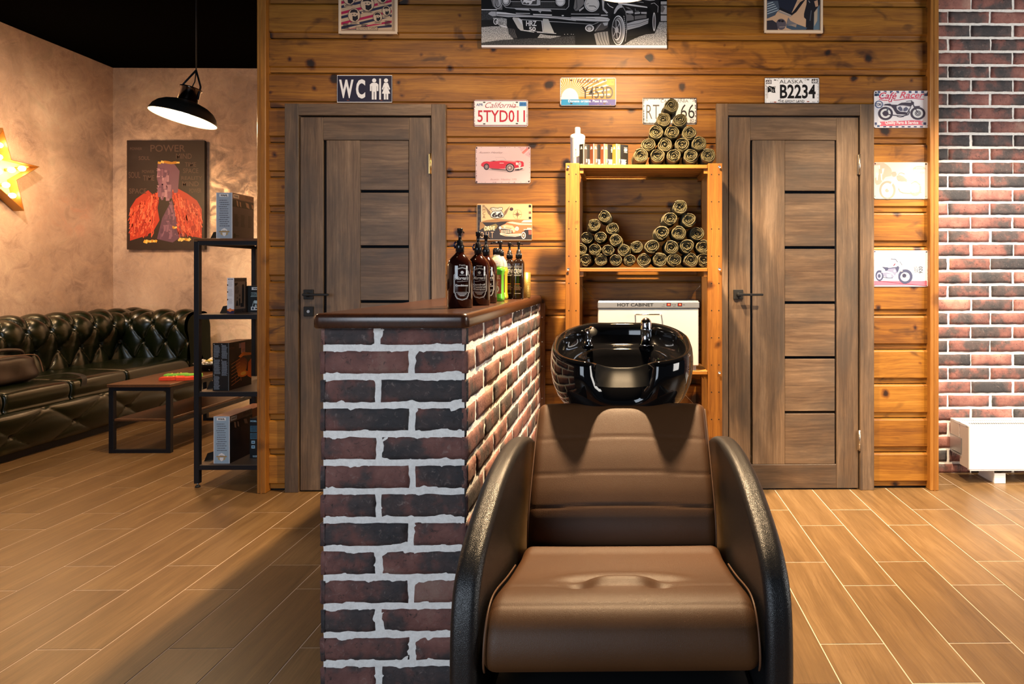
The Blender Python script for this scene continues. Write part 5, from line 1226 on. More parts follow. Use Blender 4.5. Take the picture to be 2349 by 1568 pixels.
def morgan(x, y, label, lines, facing):
    root = thing('pump_bottle', (x, y, CT), label, 'bottle'); c = (x, y, CT)
    R = 0.0405; H = 0.150
    mb = MB().m(AMBER)
    mb.lathe([(0.0, 0.0), (R*0.9, 0.0), (R, 0.004), (R, H*0.86), (R*0.97, H*0.93), (R*0.88, H*1.0), (R*0.70, H*1.075), (R*0.50, H*1.13), (R*0.36, H*1.17), (0.0128, H*1.20), (0.0128, H*1.26), (0, H*1.26)], c, 40)
    A = Art(mb, cyl_map((x, y, 0), R, CT+H*0.52, facing, 0.001), sub=4)
    A.T = lambda u, v: (u, v)
    badge(A, 52, 104, PRW)
    A.ell(0, -36, 5, 5, PRW, 14); A.rect(-9, -28, 9, -27, PRW)
    A.text("Morgan's", -21, -24, 21, -9, PRW, shear=0.3, bold=0.02); A.line([(-16, -6), (20, -9)], 0.9, PRW)
    yy = 2
    for t in lines: A.text(t, -21 if len(t) > 6 else -14, yy, 21 if len(t) > 6 else 14, yy+6.5, PRW, bold=0.04); yy += 8
    A.rect(-20, 27, 20, 28, PRW)
    for k, wd in enumerate((15, 12, 8)): A.rect(-wd, 31+k*3.4, wd, 32.4+k*3.4, PRW)
    A.text('TWO', -10, -61, 10, -56, PRW)
    mb.build('body', root)
    mb = MB(); pump(mb, c, CT+H*1.2, 0.92, ang=facing+2.6)
    mb.m(mat('pump_clip', (0.02, 0.015, 0.05), 0.2)); mb.tube([(x-0.014, y-0.004, CT+H*1.2+0.012), (x-0.018, y-0.006, CT+H*1.2+0.024), (x-0.012, y-0.004, CT+H*1.2+0.034)], 0.003, 6)
    mb.build('pump', root)
def bx_at(px, Y): return PX(px, Y)
Yb = [2.10, 2.27, 2.44]
morgan(bx_at(1055, Yb[0]), Yb[0], 'large dark amber pump bottle labelled Conditioner, nearest on the counter', ['Conditioner'], -pi/2+0.42)
morgan(bx_at(1097, Yb[1]), Yb[1], 'dark amber pump bottle labelled Dandruff Control Shampoo on the counter', ['Dandruff', 'Control', 'Shampoo'], -pi/2+0.32)
morgan(bx_at(1115, Yb[2]), Yb[2], "dark amber pump bottle labelled Men's Shampoo beside the green bottle", ["Men's", 'Shampoo'], -pi/2+0.35)

def superell(R, n_=4.0):
    def f(t): return (abs(cos(t))**n_+abs(sin(t))**n_)**(-1/n_)*R
    return f
def squareloft(mb, c, prof, n=40, e=4.0, sy=1.0):
    """rounded-square bottle body"""
    g = superell(1.0, e)
    def fn(a, b):
        t = 2*pi*a/n; r, z, q = prof[b]; k = g(t)*q+1.0*(1-q)
        return V((c[0]+r*k*cos(t), c[1]+r*k*sin(t)*sy, c[2]+z))
    mb.grid(fn, n, len(prof), True, closeu=True)
def reuzel(x, y, label, liquid, rot=0):
    root = thing('spray_bottle', (x, y, CT), label, 'bottle')
    liq = mat(liquid[0], liquid[1], 0.12, coat=0.4, emit=0)
    clear = mat('clear_bottle_plastic', (0.86, 0.88, 0.90), 0.06, trans=0.75, ior=1.25)
    mb = MB().m(liq); r = 0.031
    squareloft(mb, (x, y, CT), [(0.0, 0.0, 1), (r*.92, 0.0, 1), (r*1.03, 0.006, 1), (r*1.02, 0.015, 1), (r*.92, 0.03, 1), (r*.92, 0.108, 1), (r*1.02, 0.122, 1), (r*1.02, 0.128, 1), (r*.9, 0.140, .9), (0, 0.140, .8)])
    # printed paper label standing on the face
    A = Art(mb, frame_map((x-r*.80, y-r*.925-0.0006, CT+0.107), (1, 0, 0), (0, 0, -1), (0, -1, 0), r*1.6, 0.076, 50, 76)); LB = (172, 92, 52); CRM2 = (226, 196, 140)
    A.rect(0, 0, 50, 76, LB); A.text('REUZEL', 5, 3, 45, 17, CRM2, bold=0.03); A.rect(20, 20, 30, 24, CRM2); A.rag(8, 27, 42, 40, 4, CRM2, 4); A.ell(25, 57, 17, 16, (220, 206, 170)); A.poly([(14, 62), (18, 50), (26, 46), (34, 52), (36, 62), (28, 66)], (90, 84, 60)); A.rag(4, 72, 46, 75, 1, CRM2, 6)
    mb.build('body', root)
    mb = MB().m(clear)
    squareloft(mb, (x, y, CT), [(r*.92, 0.1405, 1), (r*.9, 0.155, .9), (r*.78, 0.168, .7), (r*.5, 0.182, .3), (0.0125, 0.188, 0), (0.0125, 0.196, 0), (0, 0.196, 0)]); mb.build('shoulder', root)
    mb = MB().m(PUMPB); mb.lathe([(0, 0.188), (0.0140, 0.188), (0.0140, 0.210), (0.011, 0.214), (0.008, 0.216), (0.0, 0.216)], (x, y, CT), 20)
    for k in range(20): mb.cyl((x+0.0142*cos(k*pi/10), y+0.0142*sin(k*pi/10), CT+0.189), (x+0.0142*cos(k*pi/10), y+0.0142*sin(k*pi/10), CT+0.209), 0.0008, 5)
    if rot:
        mb.lathe([(0.006, 0.214), (0.006, 0.240), (0.012, 0.242), (0.012, 0.252), (0.0, 0.254)], (x, y, CT), 16); mb.tube([(x, y, CT+0.247), (x-0.03, y-0.01, CT+0.246), (x-0.04, y-0.013, CT+0.241)], [0.005, 0.0045, 0.003], 8)
    mb.build('cap', root)
reuzel(bx_at(1139, 2.62), 2.62, 'bright green liquid bottle with orange paper label and black cap', ('green_shampoo', (0.09, 0.34, 0.03)))
reuzel(bx_at(1148, 2.80), 2.80, 'yellow liquid pump bottle with orange paper label behind the green one', ('yellow_shampoo', (0.36, 0.28, 0.02)), 1)
def crew(x, y, label):
    root = thing('pump_bottle', (x, y, CT), label, 'bottle'); r = 0.0235
    mb = MB().m(mat('dark_brown_plastic', (0.012, 0.006, 0.004), 0.12, coat=0.4))
    squareloft(mb, (x, y, CT), [(0, 0, 1), (r*.94, 0, 1), (r, 0.005, 1), (r, 0.150, 1), (r*.97, 0.160, 1), (r*.85, 0.170, .9), (r*.6, 0.176, .6), (0.011, 0.178, 0), (0.011, 0.185, 0), (0, 0.185, 0)])
    A = Art(mb, frame_map((x-r, y-r-0.0004, CT+0.160), (1, 0, 0), (0, 0, -1), (0, -1, 0), 2*r, 0.160, 47, 160))
    A.text('AMERICAN', 7, 14, 40, 17, PRW); A.rect(6, 20, 41, 21, PRW); A.text('CREW', 6, 26, 41, 48, PRW, bold=0.03); A.rect(6, 52, 41, 53, PRW); A.rag(7, 55, 40, 59, 1, PRW, 3)
    A.rag(7, 92, 40, 96, 1, (214, 110, 40), 2); A.rag(7, 100, 40, 122, 5, (120, 90, 70), 8); A.rag(8, 134, 38, 137, 1, PRW, 9)
    mb.build('body', root); mb = MB(); pump(mb, (x, y), CT+0.180, 0.86, ang=1.2)
    for k in range(20): mb.cyl((x+0.0132*cos(k*pi/10), y+0.0132*sin(k*pi/10), CT+0.181), (x+0.0132*cos(k*pi/10), y+0.0132*sin(k*pi/10), CT+0.199), 0.0008, 5)
    mb.build('pump', root)
crew(bx_at(1169, 2.92), 2.92, 'dark brown square pump bottle lettered CREW, left of its twin')
crew(bx_at(1190, 2.86), 2.86, 'dark brown square pump bottle lettered CREW, right-hand one beside the gold cup')
gk = NT('gold_lattice'); tc_ = gk.n('TexCoord').outputs['Object']
wv = gk.n('TexChecker', {'Vector': tc_, 'Scale': 260.0}).outputs[0]
gk.set('Base Color', gk.mix(wv, (0.06, 0.035, 0.01), (0.55, 0.36, 0.09))); gk.set('Metallic', 0.6); gk.set('Roughness', 0.35)
xg, yg = bx_at(1206, 3.02), 3.02
cup = MB().m(gk.m); cup.lathe([(0, 0), (0.020, 0), (0.022, 0.003), (0.023, 0.118), (0.021, 0.118), (0.020, 0.006), (0, 0.006)], (xg, yg, CT), 28)
tag(cup.build('lattice_cup', origin=(xg, yg, CT)), 'small gold lattice cup at the far end of the counter', 'cup')

# ------------------------------------------------------------------ goods on top of the pine shelf unit
zs = SH[0]
xw, yw = PX(1325, SY0+0.13), SY0+0.13
root = thing('shampoo_bottle', (xw, yw, zs), 'white cylindrical bottle with beige label on top of the shelf unit', 'bottle')
mb = MB().m(mat('white_bottle_plastic', (0.80, 0.79, 0.80), 0.3)); mb.lathe([(0, 0), (0.033, 0), (0.0365, 0.004), (0.037, 0.148), (0.0385, 0.150), (0.0385, 0.165), (0.034, 0.171), (0.024, 0.175), (0, 0.176)], (xw, yw, zs), 36)
A = Art(mb, cyl_map((xw, yw, 0), 0.037, zs+0.146, -pi/2+0.18, 0.001), sub=4); A.T = lambda u, v: (u-26, v)
for k in range(10): A.rect(5.2*k, 0, 5.2*k+5.2, 96, (206, 196, 182))
A.text('COLOR', 9, 50, 17, 92, (50, 46, 44), bold=0.03, rot=90); A.text('EXCEL', 9, 14, 17, 48, (160, 152, 140), bold=-0.01, rot=90)
mb.build('body', root); mb = MB().m(mat('white_cap_plastic', (0.84, 0.84, 0.83), 0.3)); mb.lathe([(0, 0.1755), (0.0135, 0.1755), (0.0142, 0.178), (0.0142, 0.206), (0.012, 0.210), (0, 0.211)], (xw, yw, zs), 28); mb.build('cap', root)
def crewbox(px_edge, wl, wr, front, side, label, blk=True):
    """slim carton standing turned so one upright edge faces the camera"""
    Y = SY0+0.03; xe = PX(px_edge, Y); H = 0.107; t = radians(42)
    root = thing('product_box', (xe, Y, zs), label, 'box')
    mb = MB(); ul = V((-cos(t), sin(t), 0)); ur = V((cos(radians(30)), sin(radians(30)), 0)); o = V((xe, Y, zs))
    w1, w2 = wl, wr
    a, b, c, d = o, o+ul*w1, o+ul*w1+ur*w2, o+ur*w2; up = V((0, 0, H))
    mb.m(ink(front)); mb.quad(a, b, b+up, a+up); mb.m(ink(side)); mb.quad(a, d, d+up, a+up); mb.m(ink((14, 13, 13))); mb.quad(b, c, c+up, b+up); mb.quad(c, d, d+up, c+up); mb.quad(a+up, b+up, c+up, d+up); mb.quad(a, b, c, d)
    nl = V((-sin(t), -cos(t), 0)); nr_ = V((sin(radians(30)), -cos(radians(30)), 0))
    A = Art(mb, lambda x, y, dd: a+ul*(w1*(1-x/30))+up*(1-y/107)+nl*(dd+2e-4)); lt = (232, 216, 196)
    A.ell(15, 16, 4.5, 4.5, lt, 10); A.poly([(8, 22), (15, 19), (22, 22), (20, 26), (15, 23), (10, 26)], lt); A.text('CREW', 6, 97, 24, 106, lt, bold=0.03); A.rect(28.6, 0, 30, 107, lt)
    A = Art(mb, lambda x, y, dd: a+ur*(w2*x/60)+up*(1-y/107)+nr_*(dd+2e-4))
    A.rect(0, 0, 3.5, 107, (120, 112, 104)); A.ell(12, 16, 4, 4.5, lt, 10); A.poly([(6, 22), (12, 19), (19, 22), (17, 26), (12, 23), (8, 26)], lt)
    A.rect(20, 0, 60, 107, (14, 13, 13)); A.rect(15, 74, 20, 90, lt); A.text('CREW', 40, 18, 56, 34, lt, bold=0.03); A.rect(40, 13, 56, 14.5, lt); A.rect(40, 37, 56, 38.5, lt); A.rag(24, 74, 52, 100, 7, lt, 4)
    mb.build('carton', root)
crewbox(1338.5, 0.0295, 0.060, (30, 28, 24), (44, 38, 32), 'black slim carton next to the white bottle on top of the shelf unit')
crewbox(1361.5, 0.0295, 0.060, (84, 44, 26), (112, 62, 44), 'dark copper slim carton, second from left on top of the shelf unit')
crewbox(1385.5, 0.0250, 0.060, (88, 48, 26), (140, 92, 70), 'light copper slim carton, third from left on top of the shelf unit')
crewbox(1413.5, 0.0260, 0.068, (130, 90, 36), (160, 128, 78), 'gold slim carton with black side lettered CREW beside the towel pyramid')

# ------------------------------------------------------------------ radiator by the brick wall
ry0, ry1 = 3.53, 3.735
rx0 = PX(2223, ry0); rx1 = 3.2; rz0, rz1 = PZ(1083, ry0), PZ(979, ry0)
root = thing('radiator', ((rx0+rx1)/2, 3.63, 0), 'white panel radiator on short feet before the brick wall', 'radiator')
WP_ = mat('white_radiator_enamel', (0.85, 0.84, 0.82), 0.3)
prof = [(ry0, rz1), (ry0-0.001, rz0+0.12), (ry0+0.006, rz0+0.03), (ry0+0.004, rz0)]
mb = MB().m(WP_); mb.box(rx0, ry0, rz0+0.006, rx1, ry0+0.012, rz1, 0.003)
mb.box(rx0+0.006, ry0+0.003, rz0, rx1, ry0+0.03, rz0+0.006); mb.build('front_panel', root, origin=(rx0, ry0, rz0))
mb = MB().m(WP_)
mb.box(rx0, ry0+0.0125, rz1-0.010, rx1, ry0+0.045, rz1, 0.002); mb.box(rx0, ry0+0.088, rz1-0.004, rx1, ry0+0.112, rz1+0.001, 0.001); mb.box(rx0, ry1-0.045, rz1-0.012, rx1, ry1, rz1+0.001, 0.002)
n_ = int((rx1-rx0-0.06)/0.0125)
for k in range(n_):
    x = rx0+0.04+k*0.0125
    for (a, b) in ((ry0+0.045, ry0+0.088), (ry0+0.112, ry1-0.045)): mb.quad((x, a, rz1-0.002), (x+0.005, a, rz1-0.002), (x+0.012, b, rz1-0.002), (x+0.007, b, rz1-0.002))
mb.box(rx0, ry0+0.04, rz1-0.012, rx0+0.035, ry1-0.04, rz1-0.001)
mb.build('top_grille', root, origin=(rx0, ry0, rz1))
mb = MB().m(mat('cream_side_panel', (0.70, 0.60, 0.52), 0.5)); mb.box(rx0+0.001, ry0+0.012, rz0+0.01, rx0+0.004, ry0+0.10, rz1-0.012); mb.box(rx0+0.001, ry0+0.108, rz0+0.08, rx0+0.004, ry1, rz1-0.012); mb.build('side_panel', root, origin=(rx0, ry0, rz0))
mb = MB().m(mat('galvanised_fins', (0.5, 0.5, 0.5), 0.4, 0.7))
for k in range(14): mb.box(rx0-0.006+k*0.0012, ry0+0.075+0.008*k*0.0, rz0+0.075, rx0-0.0055+k*0.0012, ry1-0.01, rz0+0.16)
mb.box(rx0-0.004, ry0+0.08, rz0+0.06, rx0+0.02, ry1-0.02, rz0+0.07); mb.build('convector_fins', root, origin=(rx0, ry0, rz0))
fx0, fx1 = PX(2281, ry0+0.02), PX(2307, ry0+0.02)
for a in (0, 0.95):
    mb = MB().m(WP_); mb.box(fx0+a, ry0+0.02, 0, fx1+a, ry0+0.024, 0.056, 0.001); mb.box(fx0+a, ry0+0.024, 0.0, fx1+a, ry1-0.02, 0.006); mb.box(fx0+a-0.001, ry0+0.024, 0.006, fx0+a+0.001, ry1-0.03, rz0-0.0005)
    mb.build('foot', root, origin=(fx0+a, ry0, 0))

# ------------------------------------------------------------------ pendant lamps
def pendant(c, R, label, tilt, bulb_power, beam, az=0.0, hang=CEIL):
    """c = centre of the shade opening"""
    root = thing('pendant_lamp', c, label, 'lamp'); Mx = Matrix.Rotation(az, 3, 'X') @ Matrix.Rotation(tilt, 3, 'Y')
    c = V(c)
    sh = mat('lamp_black_enamel', (0.010, 0.011, 0.010), 0.45); shi = mat('lamp_cream_inside', (0.80, 0.72, 0.60), 0.4)
    prof = [(R, 0.0), (R*0.985, R*0.06), (R*0.93, R*0.22), (R*0.82, R*0.36), (R*0.66, R*0.47), (R*0.46, R*0.545), (R*0.33, R*0.57), (R*0.31, R*0.60)]
    mb = MB().m(sh); mb.lathe([(R*1.0, 0.0), (R*1.012, 0.003), (R*1.004, 0.008)]+[(a, b+0.003) for a, b in prof[1:]], c, 48, M=Mx)
    mb.m(shi); mb.lathe([(R*1.0, 0.0)]+[(a*0.975, b-0.002) for a, b in prof[1:]]+[(0.0005, R*0.585)], c, 48, M=Mx); mb.build('lamp_shade', root)
    mb = MB().m(mat('smoked_chrome', (0.10, 0.08, 0.07), 0.12, 1.0)); mb.lathe([(0.0005, R*.60), (R*.30, R*.60), (R*.30, R*1.02), (R*.335, R*1.04), (R*.335, R*1.09), (R*.29, R*1.10), (0.0005, R*1.10)], c, 32, M=Mx); mb.build('lamp_collar', root)
    top = c+Mx @ V((0, 0, R*1.75)); 
    mb = MB().m(BLACKMETAL)
    for s_ in (-1, 1):
        mb.tube([c+Mx @ V((s_*R*.32, 0, R*.75)), c+Mx @ V((s_*R*.30, 0, R*1.2)), top], 0.0055, 8)
    mb.build('bracket', root)
    mb = MB().m(BLACK); mb.cyl(top+V((0, 0, -R*.03)), (top.x, top.y, hang), 0.0035, 8); mb.tube([c+Mx @ V((0, 0, R*1.08)), c+Mx @ V((R*.06, 0, R*1.35)), top], 0.003, 6); mb.build('cable', root)
    mb = MB().m(mat('warm_bulb_glass', (1, 0.8, 0.55), 0.3, emit=60, ecol=(1.0, 0.70, 0.40))); bc = c+Mx @ V((0, 0, R*.26)); mb.ball(bc, 0.030, 20); mb.build('bulb', root)
    bp0 = c+Mx @ V((0, 0, R*.26-0.034))
    light('pendant_bulb', 'POINT', bp0, None, bulb_power, (1.0, 0.70, 0.40), shadow_soft_size=0.03)
    light('pendant_reflector', 'SPOT', bp0, bp0-Mx @ V((0, 0, 1)), beam, (1.0, 0.70, 0.40), shadow_soft_size=0.045, spot_size=radians(115), spot_blend=1.0)
LP = PX(427.5, 3.9), 3.9, PZ(273, 3.9)
pendant(P(420, 272, 3.9), 0.176, 'black dome pendant lamp hanging before the dark brown canvas', radians(10), 26, 50, az=radians(-7))
pendant((0.0, 2.75, 2.372), 0.139, 'pendant lamp over the basin, only the rim of its glowing shade in frame', 0.0, 42, 480)

# ------------------------------------------------------------------ star sign with bulbs
sc, SR, sdp = V((LX+0.004, 4.935, 1.935)), 0.335, 0.085
root = thing('star_light', sc, 'gold marquee star with glowing round bulbs on the left plaster wall', 'light')
def starp(R, r, x, th=radians(2)): return [V((x, sc.y+(R if k % 2 == 0 else r)*sin(th+k*pi/5), sc.z+(R if k % 2 == 0 else r)*cos(th+k*pi/5))) for k in range(10)]
GOLD = mat('aged_gold_tin', (0.42, 0.22, 0.06), 0.38, 0.75)
mb = MB().m(GOLD); o = starp(SR, SR*.40, sc.x+sdp); b = starp(SR, SR*.40, sc.x); oi = starp(SR*.965, SR*.385, sc.x+sdp); bi = starp(SR*.965, SR*.385, sc.x+0.012)
for k in range(10):
    j = (k+1) % 10; mb.quad(b[k], b[j], o[j], o[k]); mb.quad(o[k], o[j], oi[j], oi[k]); mb.quad(oi[k], oi[j], bi[j], bi[k])
i = mb.add(b); mb.face(range(i, i+10)); mb.build('star_frame', root)
mb = MB().m(mat('cream_star_tray', (0.70, 0.45, 0.18), 0.4)); i = mb.add(bi); mb.face(range(i, i+10)); mb.build('back_plate', root)
bm_ = mat('glowing_star_bulb', (1, 0.85, 0.6), 0.3, emit=28, ecol=(1.0, 0.70, 0.34))
spots = [(0.0, 0.0)]
for k in range(5):
    a = radians(2)+k*2*pi/5
    for r_ in (0.33, 0.60) if True else (): spots.append((SR*r_*sin(a), SR*r_*cos(a)))
for (dy, dz) in spots:
    mb = MB().m(bm_); mb.ball((sc.x+0.062, sc.y+dy, sc.z+dz), 0.021, 14, sx=1.25); bo = mb.build('bulb', root, origin=(sc.x+0.05, sc.y+dy, sc.z+dz))
    mb = MB().m(GOLD); mb.cyl((sc.x+0.013, sc.y+dy, sc.z+dz), (sc.x+0.042, sc.y+dy, sc.z+dz), 0.012, 12); mb.build('bulb_socket', bo)
light('star_glow', 'POINT', (sc.x+0.42, sc.y, sc.z), None, 16, (1.0, 0.62, 0.30), shadow_soft_size=0.12)

# ------------------------------------------------------------------ green buttoned sofa
SX = -3.765
root = thing('sofa', (-4.3, 4.3, 0), 'dark green deep-buttoned leather sofa along the left plaster wall', 'sofa')
def tuft(u, v, pu, pv, amp):
    """diamond buttoning: u along, v across, returns puff height"""
    a = u/pu+v/pv; b = u/pu-v/pv
    h = (abs(sin(pi*a*0.5))*abs(sin(pi*b*0.5)))**0.42
    da = abs(a*0.5-round(a*0.5)); db = abs(b*0.5-round(b*0.5)); d2 = da*da+db*db
    return amp*h-amp*0.9*exp(-d2/0.004)
def arc_len(pr):
    s_ = [0.0]
    for i in range(1, len(pr)): s_.append(s_[-1]+(pr[i]-pr[i-1]).length)
    return s_
def tufted(mb, pr, t0, t1, nt, place, pu, pv, amp, v_on, u_shift=0.0, fade=0.08, v0=0.0, flip=1):
    pr = [V(p) for p in pr]; al = arc_len(pr); n = len(pr); nm = []
    for i in range(n):
        d = pr[min(i+1, n-1)]-pr[max(i-1, 0)]; nm.append(V((d.y, -d.x)).normalized()*flip)
    def fn(a, b):
        t = t0+(t1-t0)*a/(nt-1); v = al[b]-v0
        k = max(0.0, min(1.0, (al[b]-v_on[0]+fade)/fade))*max(0.0, min(1.0, (v_on[1]-al[b])/fade)); e = 1.0
        q = pr[b]+nm[b]*(tuft(t-u_shift, v, pu, pv, amp)*k*e)
        return place(t, q.x, q.y)
    mb.grid(fn, nt, n, True)
def dense(pts, n): return smooth_loop(pts, n, closed=False)
# back: profile across (x, z), from the seat up over the roll
bprof = dense([(-4.34, .36), (-4.345, .46), (-4.352, .54), (-4.335, .62), (-4.31, .69), (-4.325, .765), (-4.39, .812), (-4.47, .815), (-4.55, .79), (-4.60, .73), (-4.62, .60), (-4.66, .30), (-4.68, .02)], 9)
mb = MB().m(GREENLEATHER)
tufted(mb, bprof, 2.60, 6.02, 420, lambda t, a, b: V((a, t, b)), 0.10, 0.16, 0.046, (0.06, 0.74), u_shift=5.62, v0=0.225)
mb.build('back', root)
# arm at the far end: profile across (y, z)
aprof = dense([(5.66, .36), (5.655, .46), (5.645, .54), (5.635, .62), (5.62, .69), (5.635, .765), (5.70, .812), (5.78, .815), (5.86, .79), (5.92, .73), (5.93, .60), (5.94, .30), (5.95, .02)], 9)
mb = MB().m(GREENLEATHER)
tufted(mb, aprof, -4.62, SX+0.01, 150, lambda t, a, b: V((t, a, b)), 0.095, 0.16, 0.040, (0.06, 0.74), u_shift=-4.33, v0=0.225, flip=-1)
pts = [V((SX+0.01, p.x, p.y)) for p in dense([(5.655, .02), (5.66, .36)], 2)]+[V((SX+0.01, p.x, p.y)) for p in aprof]
mb.m(mat('green_leather_matt', (0.003, 0.006, 0.002), 0.7, spec=0.15)); i = mb.add([V((SX+0.012, p.y, p.z)) for p in pts]); c0 = mb.add([V((SX+0.03, 5.79, 0.45))])
for k in range(len(pts)-1): mb.face((i+k, i+k+1, c0), True)
mb.build('armrest', root)
# seat cushions
ys = [5.70, 4.955, 4.46, 3.98, 3.48, 3.0, 2.62]
for k in range(len(ys)-1):
    y1_, y0_ = ys[k], ys[k+1]
    cp = smooth_loop([(SX-0.005, .33), (SX+0.004, .38), (SX-0.015, .425), (SX-0.10, .437), (-4.1, .442), (-4.34, .430), (-4.37, .40), (-4.36, .30), (-4.1, .295), (SX-0.03, .295)], 7)
    mb = MB().m(GREENLEATHER)
    mb.slab(cp, y0_+0.004, y1_-0.004, 0.022, lambda x, a, b: V((a, x, b)), None, lambda x, q: 0.006*sin(pi*(x-y0_)/(y1_-y0_))+0.002*noise.noise(V((x*7, q.x*7, k))), 24, 5)
    mb.build('seat_cushion', root, origin=(-4.05, (y0_+y1_)/2, 0.30))
# buttoned front rail and base
fprof = dense([(SX-0.03, .31), (SX+0.01, .295), (SX+0.022, .25), (SX+0.018, .17), (SX+0.006, .09), (SX-0.01, .055), (SX-0.04, .05)], 9)
mb = MB().m(GREENLEATHER); tufted(mb, [(p.x, p.y) for p in fprof][::-1], 2.62, 5.93, 300, lambda t, a, b: V((a, t, b)), 0.23, 0.14, 0.020, (0.07, 0.30), u_shift=0.1, fade=0.05)
mb.box(-4.66, 2.62, 0.05, SX-0.03, 5.9, 0.29); mb.m(BLACK); mb.box(-4.6, 2.7, 0, SX-0.05, 5.85, 0.05); mb.build('base', root)
# buttons
for t_, z_ in [(5.72-0.25*k, 0) for k in range(0, 12)]:
    pass

# bag on the seat
root = thing('leather_bag', (-4.12, 4.16, 0.45), 'dark brown leather bag with strap lying on the green sofa', 'bag')
def bagf(a, b):
    t = 2*pi*a/40; v = b/12; e = 5.0
    k = (abs(cos(t))**e+abs(sin(t))**e)**(-1/e)
    lift = sin(v*pi/2); s_ = (1-(2*abs(v-0.5))**6*0.22)*(1-0.10*v)
    x = -4.08+0.17*k*cos(t)*s_; y = 4.20+0.235*k*sin(t)*s_; z = 0.452+0.175*v
    n_ = noise.noise(V((x*9, y*9, z*9)))*0.012
    return V((x+n_, y+n_*0.7, z+(0.018*noise.noise(V((x*7, y*7, 3)))-0.02*abs(sin(t))**3*v if b > 8 else 0)))
mb = MB().m(BAGLEATHER); i = mb.grid(bagf, 40, 13, True, closeu=True); c0 = mb.add([(-4.08, 4.20, 0.640)])
for a in range(40): mb.face((i+a*13+12, i+((a+1) % 40)*13+12, c0), True); 
mb.face([i+a*13 for a in range(40)]); mb.build('body', root)
mb = MB().m(BAGLEATHER); mb.tube(smooth_loop([(-4.02, 4.02, .622), (-4.0, 4.07, .658), (-4.0, 4.20, .668), (-4.0, 4.33, .655), (-4.02, 4.38, .618)], 6, False), 0.011, 10); mb.build('handle', root)
mb = MB().m(mat('tan_piping', (0.12, 0.06, 0.03), 0.5)); mb.tube(smooth_loop([(-3.935, 4.0, .62), (-3.93, 4.17, .632), (-3.935, 4.35, .624), (-3.94, 4.41, .59), (-3.93, 4.43, .50)], 6, False), 0.004, 6); mb.build('piping', root)
mb = MB().m(BLACK)
pts = smooth_loop([(-4.02, 4.37, .462), (-3.95, 4.47, .464), (-3.88, 4.55, .470), (-3.80, 4.57, .455), (-3.765, 4.565, .43), (-3.757, 4.55, .38)], 6, False)
i = mb.grid(lambda a, b: pts[a]+V((0.0, 0.022*(b-1), 0.002)), len(pts), 3, True); mb.build('strap', root)

# ------------------------------------------------------------------ coffee table
TX0, TX1, TY0, TY1, TZ = -3.33, -2.925, 4.21, 5.20, 0.448
root = thing('coffee_table', ((TX0+TX1)/2, (TY0+TY1)/2, 0), 'low black-framed wooden coffee table before the green sofa', 'table')
mb = MB().m(TABLEWOOD); mb.box(TX0, TY0, TZ-0.02, TX1, TY1, TZ, 0.002); mb.build('tabletop', root)
mb = MB().m(TABLEWOOD); mb.box(TX0+0.03, TY0+0.02, 0.205, TX1-0.03, TY1-0.02, 0.22, 0.002); mb.build('lower_shelf', root)
q = 0.030
for (x, y) in ((TX0+0.004, TY0+0.01), (TX1-q-0.004, TY0+0.01), (TX0+0.004, TY1-q-0.01), (TX1-q-0.004, TY1-q-0.01)):
    mb = MB().m(BLACKMETAL); mb.box(x, y, 0.0, x+q, y+q, TZ-0.0205, 0.002); mb.build('leg', root, origin=(x+q/2, y+q/2, 0))
mb = MB().m(BLACKMETAL)
for y in (TY0+0.01, TY1-q-0.01):
    mb.box(TX0+0.004+q, y+0.002, 0.0, TX1-q-0.004, y+q-0.002, 0.022); mb.box(TX0+0.004+q, y+0.002, TZ-0.045, TX1-q-0.004, y+q-0.002, TZ-0.0205)
for x in (TX0+0.006, TX1-q-0.002): mb.box(x, TY0+0.04, TZ-0.045, x+q-0.004, TY1-0.04, TZ-0.0205); mb.box(x, TY0+0.04, 0.18, x+q-0.004, TY1-0.04, 0.204)
mb.build('frame', root)
def toy(cx, cy, z, sc_, col, label):
    root = thing('toy_pistol', (cx, cy, z), label, 'toy')
    out = [(-0.105, 0.02), (-0.10, -0.022), (-0.02, -0.022), (-0.005, -0.008), (0.01, -0.022), (0.07, -0.022), (0.072, -0.018), (0.12, 0.03), (0.112, 0.05), (0.075, 0.05), (0.05, 0.025), (0.035, 0.03), (0.01, 0.058), (-0.02, 0.05), (-0.035, 0.028)]
    mb = MB().m(mat('toy_plastic_%d' % int(col[0]*100), col, 0.3)); n = len(out)
    i = mb.add([(cx+x*sc_, cy+y*sc_, z+0.002) for x, y in out]+[(cx+x*sc_*0.98, cy+y*sc_*0.98, z+0.020) for x, y in out]+[(cx+x*sc_*0.93, cy+y*sc_*0.9, z+0.024) for x, y in out])
    for L in (0, 1):
        for k in range(n): mb.face((i+L*n+k, i+L*n+(k+1) % n, i+(L+1)*n+(k+1) % n, i+(L+1)*n+k), False)
    t = tessellate_polygon([[V((x, y, 0)) for x, y in out]])
    for f in t: mb.face([i+2*n+k for k in f]); mb.face([i+k for k in f][::-1])
    mb.build('body', root)
    mb = MB().m(mat('toy_yellow', (0.7, 0.5, 0.12), 0.4))
    for k, (x, y) in enumerate(((-0.06, 0.002), (-0.03, 0.012), (-0.015, 0.022))): mb.ball((cx+x*sc_, cy+y*sc_, z+0.026), 0.006, 8, sz=0.6)
    mb.build('yellow_trim', root)
toy(-3.05, 4.50, TZ, 1.05, (0.22, 0.62, 0.08), 'flat bright green plastic toy lying on the coffee table, farther of two')
toy(-2.99, 4.37, TZ, 1.05, (0.72, 0.07, 0.03), 'flat red plastic toy lying on the coffee table, nearer the edge')
bx_, by_ = -3.05, 4.83
root = thing('candy_bowl', (bx_, by_, TZ), 'black shallow bowl of wrapped sweets on the coffee table', 'bowl')
